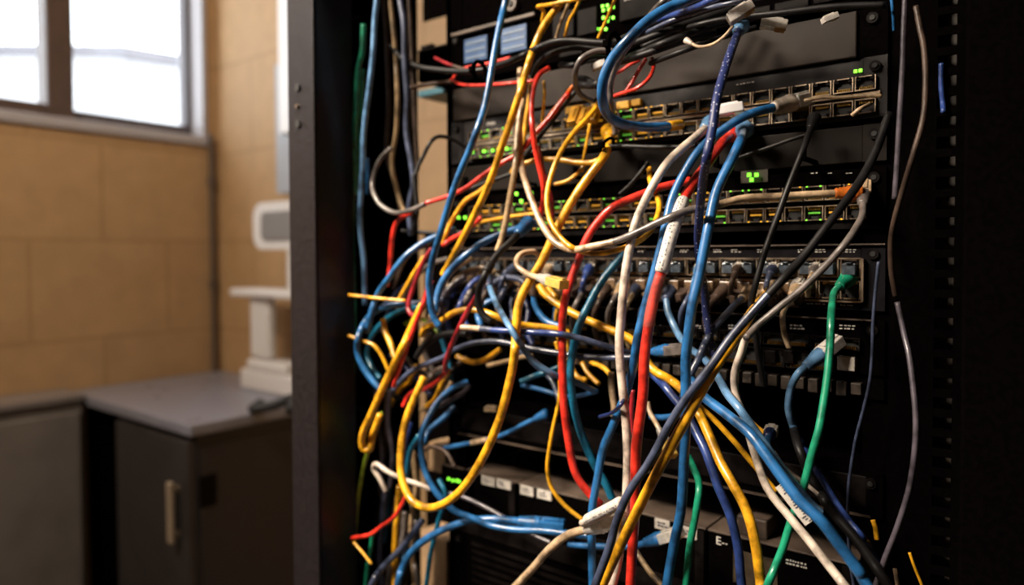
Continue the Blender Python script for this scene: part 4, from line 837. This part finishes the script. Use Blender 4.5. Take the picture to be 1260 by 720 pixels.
# upper row plugs of switch C: short leads going back down into the bundle
for i, x in enumerate((600, 622, 672, 722, 812, 858, 905, 948, 1000)):
    cc = ('brown', 'slate', 'beige', 'deep', 'slate', 'sky', 'brown', 'slate', 'tan')[i]
    cable(cc, '%s cable in the lowest switch upper row, %s' % (cc.replace('deep', 'dark blue').replace('sky', 'pale blue'), ('far left', 'left of the curl', 'beside the amber plug', 'right of the red arch', 'between blue and red', 'beside the bright blue cable', 'right of the braided cable', 'left of the slate diagonal', 'under the slate diagonal')[i]), 7,
          [(x, 337, .024), (x - 3, 343, .036), (x - 5, 352, .036), (x - 6, 364, .016)], .03, s=('grey', 'slate', 'beige', 'deep', 'teal', 'sky', 'brown', 'slate', 'grey')[i] + '+clear')
# ------------------------------------------------------------------ settle the cables against one another, then build them
def braid_mat():
    m = bpy.data.materials.new('braided_navy_jacket'); m.use_nodes = True; nt = m.node_tree; b = nt.nodes['Principled BSDF']
    tc = nt.nodes.new('ShaderNodeTexCoord'); v = nt.nodes.new('ShaderNodeTexVoronoi'); v.inputs['Scale'].default_value = 330; nt.links.new(tc.outputs['Object'], v.inputs['Vector'])
    r = nt.nodes.new('ShaderNodeValToRGB'); r.color_ramp.elements[0].position = 0.16; r.color_ramp.elements[0].color = (0.5, 0.5, 0.6, 1); r.color_ramp.elements[1].position = 0.24; r.color_ramp.elements[1].color = (0.012, 0.022, 0.10, 1)
    nt.links.new(v.outputs['Distance'], r.inputs[0]); nt.links.new(r.outputs[0], b.inputs['Base Color']); b.inputs['Roughness'].default_value = 0.45; return m
M_BRAID = braid_mat()
def sleeve_mat():
    m = bpy.data.materials.new('clear_shrink_sleeve'); m.use_nodes = True; nt = m.node_tree; nt.nodes.clear()
    o = nt.nodes.new('ShaderNodeOutputMaterial'); t = nt.nodes.new('ShaderNodeBsdfTransparent'); g = nt.nodes.new('ShaderNodeBsdfPrincipled'); g.inputs['Roughness'].default_value = 0.2; g.inputs['Base Color'].default_value = (0.5, 0.35, 0.3, 1)
    mx = nt.nodes.new('ShaderNodeMixShader'); mx.inputs[0].default_value = 0.12
    nt.links.new(t.outputs[0], mx.inputs[1]); nt.links.new(g.outputs[0], mx.inputs[2]); nt.links.new(mx.outputs[0], o.inputs[0]); return m
M_SLV = sleeve_mat()
for c_ in CABLES:
    n = 7; sp = spline(c_['P'], n); c_['rays'] = []; c_['dep'] = []
    for q in sp:
        r_ = ray(q.x, q.y); c_['rays'].append(r_); c_['dep'].append((YF - q.z) / r_.y)
    mid = c_['dep'][len(c_['dep']) // 2]
    c_['r'] = min(0.0046, max(0.0011, c_['w'] * mid / FPX / 2)); c_['base'] = list(c_['dep'])
def resample(c_):
    pts = [CAM + r_ * s_ for r_, s_ in zip(c_['rays'], c_['dep'])]
    return pts
for it in range(16):
    flat = []
    for ci, c_ in enumerate(CABLES):
        for i, p in enumerate(resample(c_)): flat.append((p, ci, i))
    kd = kdtree.KDTree(len(flat))
    for i, f in enumerate(flat): kd.insert(f[0], i)
    kd.balance()
    mv = [[0.0] * len(c_['dep']) for c_ in CABLES]; cnt = [[0] * len(c_['dep']) for c_ in CABLES]
    for p, ci, i in flat:
        a = CABLES[ci]
        for q, j, dist in kd.find_range(p, a['r'] + 0.0085):
            _, cj, k = flat[j]
            if cj == ci: continue
            b = CABLES[cj]; need = a['r'] + b['r'] + 0.0006
            if dist >= need: continue
            nearer = (a['dep'][i], ci) < (b['dep'][k], cj)
            mv[ci][i] += (-1 if nearer else 1) * (need - dist) * 0.5; cnt[ci][i] += 1
    for ci, c_ in enumerate(CABLES):
        m_ = [v / c if c else 0.0 for v, c in zip(mv[ci], cnt[ci])]
        N = len(m_)
        for _ in range(3): m_ = [(m_[max(i - 1, 0)] + 2 * m_[i] + m_[min(i + 1, N - 1)]) / 4 for i in range(N)]
        for i in range(N):
            lim = 0.03
            c_['dep'][i] = min(max(c_['dep'][i] + m_[i] * 1.6, c_['base'][i] - lim), c_['base'][i] + lim)
            ymax = (YF - c_['r'] - 0.006) / c_['rays'][i].y
            if c_['dep'][i] > ymax and c_['rays'][i].y * c_['base'][i] < YF: c_['dep'][i] = ymax

PC = dict(clear=M_CLEAR, amber=M_CLEARY, white=M_SLEEVE, beige=cm('beige'), brown=cm('brown'), grey=cm('grey'), blue=cm('blue'), green=cm('green'))
def connector(root, pts, r, spec):
    """strain relief boot and modular plug continuing the cable beyond pts[0] (pts run away from the end)"""
    bc, _, pc = spec.partition('+')
    ax = (pts[0] - pts[min(3, len(pts) - 1)]).normalized()
    if pc and ax.y < 0.55 and pts[0].y > YF - 0.05:      # plugged in: the plug faces the port
        ax = Vector((ax.x * 0.5, 0.9, ax.z * 0.5)).normalized()
    q = ax.to_track_quat('Z', 'Y').to_matrix().to_4x4(); M = Matrix.Translation(pts[0] - ax * 0.002) @ q
    k = min(1.4, r / 0.0027); bm = bmesh.new(); L = 0.017 * k; n = 14; prof = []
    for i in range(15):
        t = i / 14; rr = r * 1.12 + (0.0050 * k - r * 0.9) * t if r * 1.12 < 0.005 else r * 1.2
        rr = max(rr, r * 1.12); rib = 0.0008 * k if i % 2 and i < 12 else 0
        prof.append((rr + rib, t * L))
    rings = [[bm.verts.new(M @ Vector((a * math.cos(2 * math.pi * j / n), a * math.sin(2 * math.pi * j / n), z))) for j in range(n)] for a, z in prof]
    for i in range(len(rings) - 1):
        for j in range(n): bm.faces.new((rings[i][j], rings[i][(j + 1) % n], rings[i + 1][(j + 1) % n], rings[i + 1][j]))
    bm.faces.new(rings[0][::-1]); bm.faces.new(rings[-1])
    bo = link('boot', bm, PC.get(bc) if bc in ('clear',) else cm(bc), root, True)
    if pc:
        bm = bmesh.new(); box(bm, -0.0057 * k, 0.0057 * k, -0.0040 * k, 0.0040 * k, L - 0.001, L + 0.019 * k, bev=0.0008 * k); bmesh.ops.transform(bm, matrix=M, verts=bm.verts)
        pl = link('plug', bm, PC.get(pc) or cm(pc), root)
        bm = bmesh.new(); box(bm, -0.0028 * k, 0.0028 * k, 0.0042 * k, 0.0052 * k, L + 0.003 * k, L + 0.016 * k, bev=0.0003 * k)
        box(bm, -0.0028 * k, 0.0028 * k, 0.0036 * k, 0.0052 * k, L + 0.014 * k, L + 0.018 * k); bmesh.ops.transform(bm, matrix=M, verts=bm.verts)
        link('latch', bm, PC.get(pc) or cm(pc), pl)
        bm = bmesh.new()
        for g in range(8): box(bm, (-0.0040 + g * 0.00114 - 0.0003) * k, (-0.0040 + g * 0.00114 + 0.0003) * k, -0.0042 * k, -0.0036 * k, L + 0.012 * k, L + 0.019 * k)
        bmesh.ops.transform(bm, matrix=M, verts=bm.verts); link('contacts', bm, M_GOLD, pl)
GRP = dict(blue='blue cables in the rack', deep='dark blue cables in the rack', navy='navy cables in the rack', sky='pale blue cables in the rack', teal='teal cables in the rack', yellow='yellow cables in the rack', red='red cables in the rack', dred='dark red cables in the rack', green='green cables in the rack', lime='olive cables in the rack', white='white cables in the rack', beige='beige cables in the rack', tan='tan cables in the rack', grey='grey cables in the rack', slate='slate cables in the rack', black='black cables in the rack', brown='brown cables in the rack', violet='violet grey cables in the rack', orange='orange cables in the rack')
def arc(pts):
    a = [0.0]
    for p, q in zip(pts, pts[1:]): a.append(a[-1] + (q - p).length)
    return [v / a[-1] for v in a]
BUILT = {}
for c_ in CABLES:
    pts = spline(resample(c_)[::2] + ([resample(c_)[-1]] if (len(c_['dep']) - 1) % 2 else []), 3)
    o = link(c_['nm'], tube_bm(pts, c_['r'], 12), M_BRAID if c_['mt'] == 'braid' else [cm(c_['col'])] + [cm(b_[2]) for b_ in c_['bands']], None, True)
    if c_['bands']:
        AA = arc(pts)
        for fi, f_ in enumerate(o.data.polygons):
            t_ = AA[min(fi // 12, len(AA) - 1)]
            for bi, b_ in enumerate(c_['bands']):
                if b_[0] <= t_ <= b_[1] and len(f_.vertices) == 4: f_.material_index = bi + 1
    tag(o, c_['label'], 'cable', GRP[c_['col']]); BUILT[c_['label']] = (o, pts, c_['r'])
    if c_['s']: connector(o, pts, c_['r'], c_['s'])
    if c_['e']: connector(o, pts[::-1], c_['r'], c_['e'])
    A_ = arc(pts)
    for t0, t1, kind, f in c_['sl']:
        sub = [p for p, t in zip(pts, A_) if t0 <= t <= t1]
        if len(sub) < 2: continue
        m_ = {'sleeve': M_SLEEVE, 'clear': M_SLV}.get(kind) or cm(kind); R = c_['r'] * f
        s_ = link('sleeve', tube_bm(sub, [R * 0.93] + [R] * (len(sub) - 2) + [R * 0.93], 16), m_, o, True)
        if kind == 'sleeve':      # small printed characters wrapped round the sleeve
            bm = bmesh.new(); rnd = random.Random(3)
            for i in range(1, len(sub) - 1):
                tg = (sub[i + 1] - sub[i - 1]).normalized(); vw = (CAM - sub[i]).normalized(); sd = tg.cross(vw).normalized(); nm = sd.cross(tg).normalized()
                if nm.dot(vw) < 0: nm = -nm
                for row in (0.1, 0.5):
                    for hh in range(2):
                        if rnd.random() < 0.3: continue
                        ang = row + rnd.uniform(-.05, .05); dv = nm * math.cos(ang) + sd * math.sin(ang); c0 = sub[i] + dv * (R + 0.0001) + tg * rnd.uniform(-.0008, .0008)
                        M = Matrix((sd, tg, dv)).transposed().to_4x4(); M.translation = c0
                        b2 = bmesh.ops.create_cube(bm, size=1, matrix=M @ Matrix.Diagonal((0.0006 * rnd.uniform(.6, 2), 0.0005 * rnd.uniform(.6, 2), 0.0002, 1)))
            link('printed_characters', bm, M_INK, s_)
# paper flag on the white cable, lower right
o, pts, r = BUILT['white cable with paper flag label curving down to the bottom right corner']
p0, p1 = onY(957, 598, YF - 0.13), onY(994, 645, YF - 0.13)
d_ = (p1 - p0); tg = d_.normalized(); vw = (CAM - p0).normalized(); sd = tg.cross(vw).normalized()
if sd.x < 0: sd = -sd
nm = sd.cross(tg).normalized()
M = Matrix((sd, tg, nm)).transposed().to_4x4(); M.translation = (p0 + p1) / 2 + sd * 0.002
bm = bmesh.new(); bmesh.ops.create_cube(bm, size=1, matrix=M @ Matrix.Diagonal((0.0085, d_.length, 0.0006, 1))); fl = link('paper_flag', bm, M_LABEL, o)
bm = bmesh.new(); rnd = random.Random(5)
for k in range(16):
    y = (k / 16 - 0.47) * d_.length
    bmesh.ops.create_cube(bm, size=1, matrix=M @ Matrix.Translation((rnd.uniform(-.001, .0015), y, 0)) @ Matrix.Diagonal((0.0035 * rnd.uniform(.5, 1), 0.0009, 0.0010, 1)))
link('printed_characters', bm, M_INK, fl)

# ------------------------------------------------------------------ plugs, ties and small pieces
def loose_plug(x, y, d, dx, dy, colour, label, k=1.0):
    p = onY(x, y, YF - d); q = onY(x + dx, y + dy, YF - d + 0.004); ax = (q - p).normalized()
    M = Matrix.Translation(p) @ ax.to_track_quat('Z', 'Y').to_matrix().to_4x4()
    bm = bmesh.new(); box(bm, -0.0057 * k, 0.0057 * k, -0.004 * k, 0.004 * k, 0, 0.021 * k, bev=0.0009 * k); box(bm, -0.0028 * k, 0.0028 * k, 0.0042 * k, 0.0056 * k, 0.003 * k, 0.017 * k, bev=0.0003)
    bmesh.ops.transform(bm, matrix=M, verts=bm.verts); o = link('modular_plug', bm, colour); tag(o, label, 'plug', 'loose modular plugs')
    bm = bmesh.new(); box(bm, -0.0050 * k, 0.0050 * k, -0.0046 * k, -0.0038 * k, 0.012 * k, 0.020 * k); bmesh.ops.transform(bm, matrix=M, verts=bm.verts); link('contacts', bm, M_GOLD, o)
    return o
loose_plug(896, 25, .10, 16, -10, M_SLEEVE, 'white modular plug tilted at the top of the braided navy cable')
loose_plug(936, 28, .05, 16, 2, M_CLEAR, 'clear modular plug lying on the dark server right of the white one')
loose_plug(1012, 26, .04, 10, -4, M_SLEEVE, 'small pale plug lying near the top right of the dark server', .6)
loose_plug(728, 85, .05, 12, -6, M_SLEEVE, 'pale plug inside the dark hook of grey cable near the top', .7)
loose_plug(884, 137, .05, 22, -4, M_WPLAS, 'grey white plug seated behind the braided cable in the upper switch')
loose_plug(597, 503, .03, 12, 0, cm('beige'), 'pale plug deep in the dark centre left', .7)
loose_plug(1040, 247, .02, 12, -4, cm('beige'), 'beige plug seated beside the grey plug of the middle switch', .9)
for i, (x, y) in enumerate(((704, 152), (716, 154), (728, 150))):
    loose_plug(x, y, .018, 3, -8, cm('yellow'), ('left', 'middle', 'right')[i] + ' yellow plug of the three in the uppermost switch')
def tie(x, y, d, L, wd, ang, label):
    p = onY(x, y, YF - d); bm = bmesh.new(); ca, sa = math.cos(ang), math.sin(ang)
    pts_ = [Vector((p.x + math.cos(t) * wd * sa, p.y + math.sin(t) * wd, p.z + math.cos(t) * wd * ca)) for t in [i * math.tau / 24 for i in range(25)]]
    tube_bm(pts_, L, 8, bm, caps=False); o = link('cable_tie', bm, M_BLACK, None, True); tag(o, label, 'cable tie', 'black cable ties')
    bm = bmesh.new(); box(bm, p.x - .003, p.x + .003, p.y - wd - .004, p.y - wd + .001, p.z - .003, p.z + .003, bev=.0006); link('tie_head', bm, M_BLACK, o)
tie(590, 88, .09, .0022, .010, 0, 'black cable tie binding the arching black cables at upper left')
tie(756, 58, .085, .0025, .012, 0, 'black cable tie holding the black and grey cables at top centre')
tie(747, 180, .065, .0016, .0085, .6, 'black cable tie around the thick yellow cables')
tie(434, 276, .09, .0010, .0052, 0, 'thin black tie on the green cable in the left channel')
# teal edge and shelf bracket seen in the wall gap
p = onY(520, 116, 0.80); q = onY(551, 112, 0.80)
bm = bmesh.new(); box(bm, p.x, q.x, 0.79, 0.86, q.z - 0.004, q.z + 0.006, bev=0.001); o = link('teal_folder', bm, mat('teal_card', (0.004, 0.07, 0.10), 0.5)); tag(o, 'teal folder edge lying in the gap at the left of the rack', 'folder')
p = onY(514, 62, 0.72); q = onY(556, 100, 0.72)
root = empty('small_device', ((p.x + q.x) / 2, 0.75, q.z)); tag(root, 'small black box with a grey top rim in the upper wall gap', 'device')
bm = bmesh.new(); box(bm, p.x, q.x, 0.72, 0.78, q.z + 0.008, p.z - 0.003, bev=0.001); link('case', bm, M_BLACK, root)
bm = bmesh.new(); box(bm, p.x - .001, q.x, 0.718, 0.78, p.z - 0.003, p.z - 0.001, bev=0.0005); link('rim', bm, M_SHELF, root)
bm = bmesh.new()
for k in range(3): box(bm, p.x + 0.004 + k * 0.008, p.x + 0.009 + k * 0.008, 0.722, 0.73, p.z - 0.001, p.z + 0.006, bev=0.0005)
link('terminal', bm, MATS['very_dark_brown'], root)
M_CARD = mat('brown_cardboard', (0.30, 0.19, 0.10), 0.8, noise=0.3, nscale=30)
for xa, xb, ya, lb in ((512, 549, 655, 'brown cardboard box low in the gap at the left of the rack'), (527, 547, 545, 'tan folded card standing above the cardboard box in the left gap')):
    p = onY(xa, ya, 0.74); q = onY(xb, ya, 0.74); z1_ = p.z; z0_ = p.z - (0.2 if ya > 600 else 0.04)
    root = empty('cardboard_box', ((p.x + q.x) / 2, 0.76, z0_)); tag(root, lb, 'box')
    bm = bmesh.new(); box(bm, p.x, q.x, 0.74, 0.795, z0_, z1_, bev=0.001); link('carton', bm, M_CARD, root)
    bm = bmesh.new(); box(bm, p.x + .001, q.x - .001, 0.742, 0.768, z1_ - 0.0005, z1_ + 0.001); link('flap', bm, M_CARD, root)
# clear plugs seated in the upper port row of the lowest switch
ORD = ('first', 'second', 'third', 'fourth', 'fifth', 'sixth', 'seventh', 'eighth', 'ninth', 'tenth', 'eleventh', 'twelfth', 'thirteenth')
zc = Zp(1060, 330.5); pit = (XC1 - Xp(570)) / 26
bm = bmesh.new(); box(bm, -0.0052, 0.0052, -0.0115, -0.0008, -0.0052, 0.0042, bev=0.0006); me_b = bpy.data.meshes.new('modular_plug'); bm.to_mesh(me_b); bm.free()
M_BCLR = mat('blue_grey_clear_plug', (0.10, 0.125, 0.155), 0.2, trans=0.25, noise=0.4, nscale=150); me_b.materials.append(M_BCLR)
bm = bmesh.new(); box(bm, -0.0026, 0.0026, -0.0140, -0.0020, 0.0044, 0.0052, bev=0.0002); me_l = bpy.data.meshes.new('latch'); bm.to_mesh(me_l); bm.free(); me_l.materials.append(M_BCLR)
for i in range(26):
    if i in (4, 11, 17): continue
    o = bpy.data.objects.new('seated_plug', me_b); COL.objects.link(o); o.location = (Xp(570) + (i + .5) * pit, YF, zc)
    tag(o, 'blue grey clear plug in the lowest switch upper row, %s from its %s' % (ORD[min(i, 25 - i)], 'left' if i < 13 else 'right'), 'plug', 'plugs seated in the upper row of the lowest switch')
    l_ = bpy.data.objects.new('latch', me_l); COL.objects.link(l_); l_.parent = o
zc2 = Zp(1060, 357)
M_TANP = mat('brown_clear_plug', (0.17, 0.105, 0.06), 0.25, trans=0.1, noise=0.6, nscale=120)
bm = bmesh.new(); box(bm, -0.0058, 0.0058, -0.0175, -0.0008, -0.0048, 0.0056, bev=0.0008); me_b2 = bpy.data.meshes.new('modular_plug'); bm.to_mesh(me_b2); bm.free(); me_b2.materials.append(M_TANP)
bm = bmesh.new()
for k in range(4): box(bm, -0.0050 + .0003 * k, 0.0050 - .0003 * k, -0.0205 - 0.003 * k, -0.0182 - 0.003 * k, -0.0044 - .0006 * k, 0.0046 - .0008 * k, bev=0.0004)
box(bm, -0.0030, 0.0030, -0.031, -0.0170, -0.0035, 0.0025)
me_l2 = bpy.data.meshes.new('boot'); bm.to_mesh(me_l2); bm.free(); me_l2.materials.append(cm('tan'))
me_l3 = me_l2.copy(); me_l3.materials.clear(); me_l3.materials.append(cm('brown'))
for i in range(24):
    o = bpy.data.objects.new('seated_plug', me_b2); COL.objects.link(o); o.location = (Xp(570) + (i + .5) * pit, YF, zc2)
    tag(o, 'brown clear plug with ribbed boot in the lowest switch lower row, %s from its %s' % (ORD[min(i, 25 - i)], 'left' if i < 13 else 'right'), 'plug', 'plugs seated in the lower row of the lowest switch')
    l_ = bpy.data.objects.new('boot', me_l3 if i % 3 else me_l2); COL.objects.link(l_); l_.parent = o; l_.rotation_euler = (math.radians(18), 0, math.radians(-12));
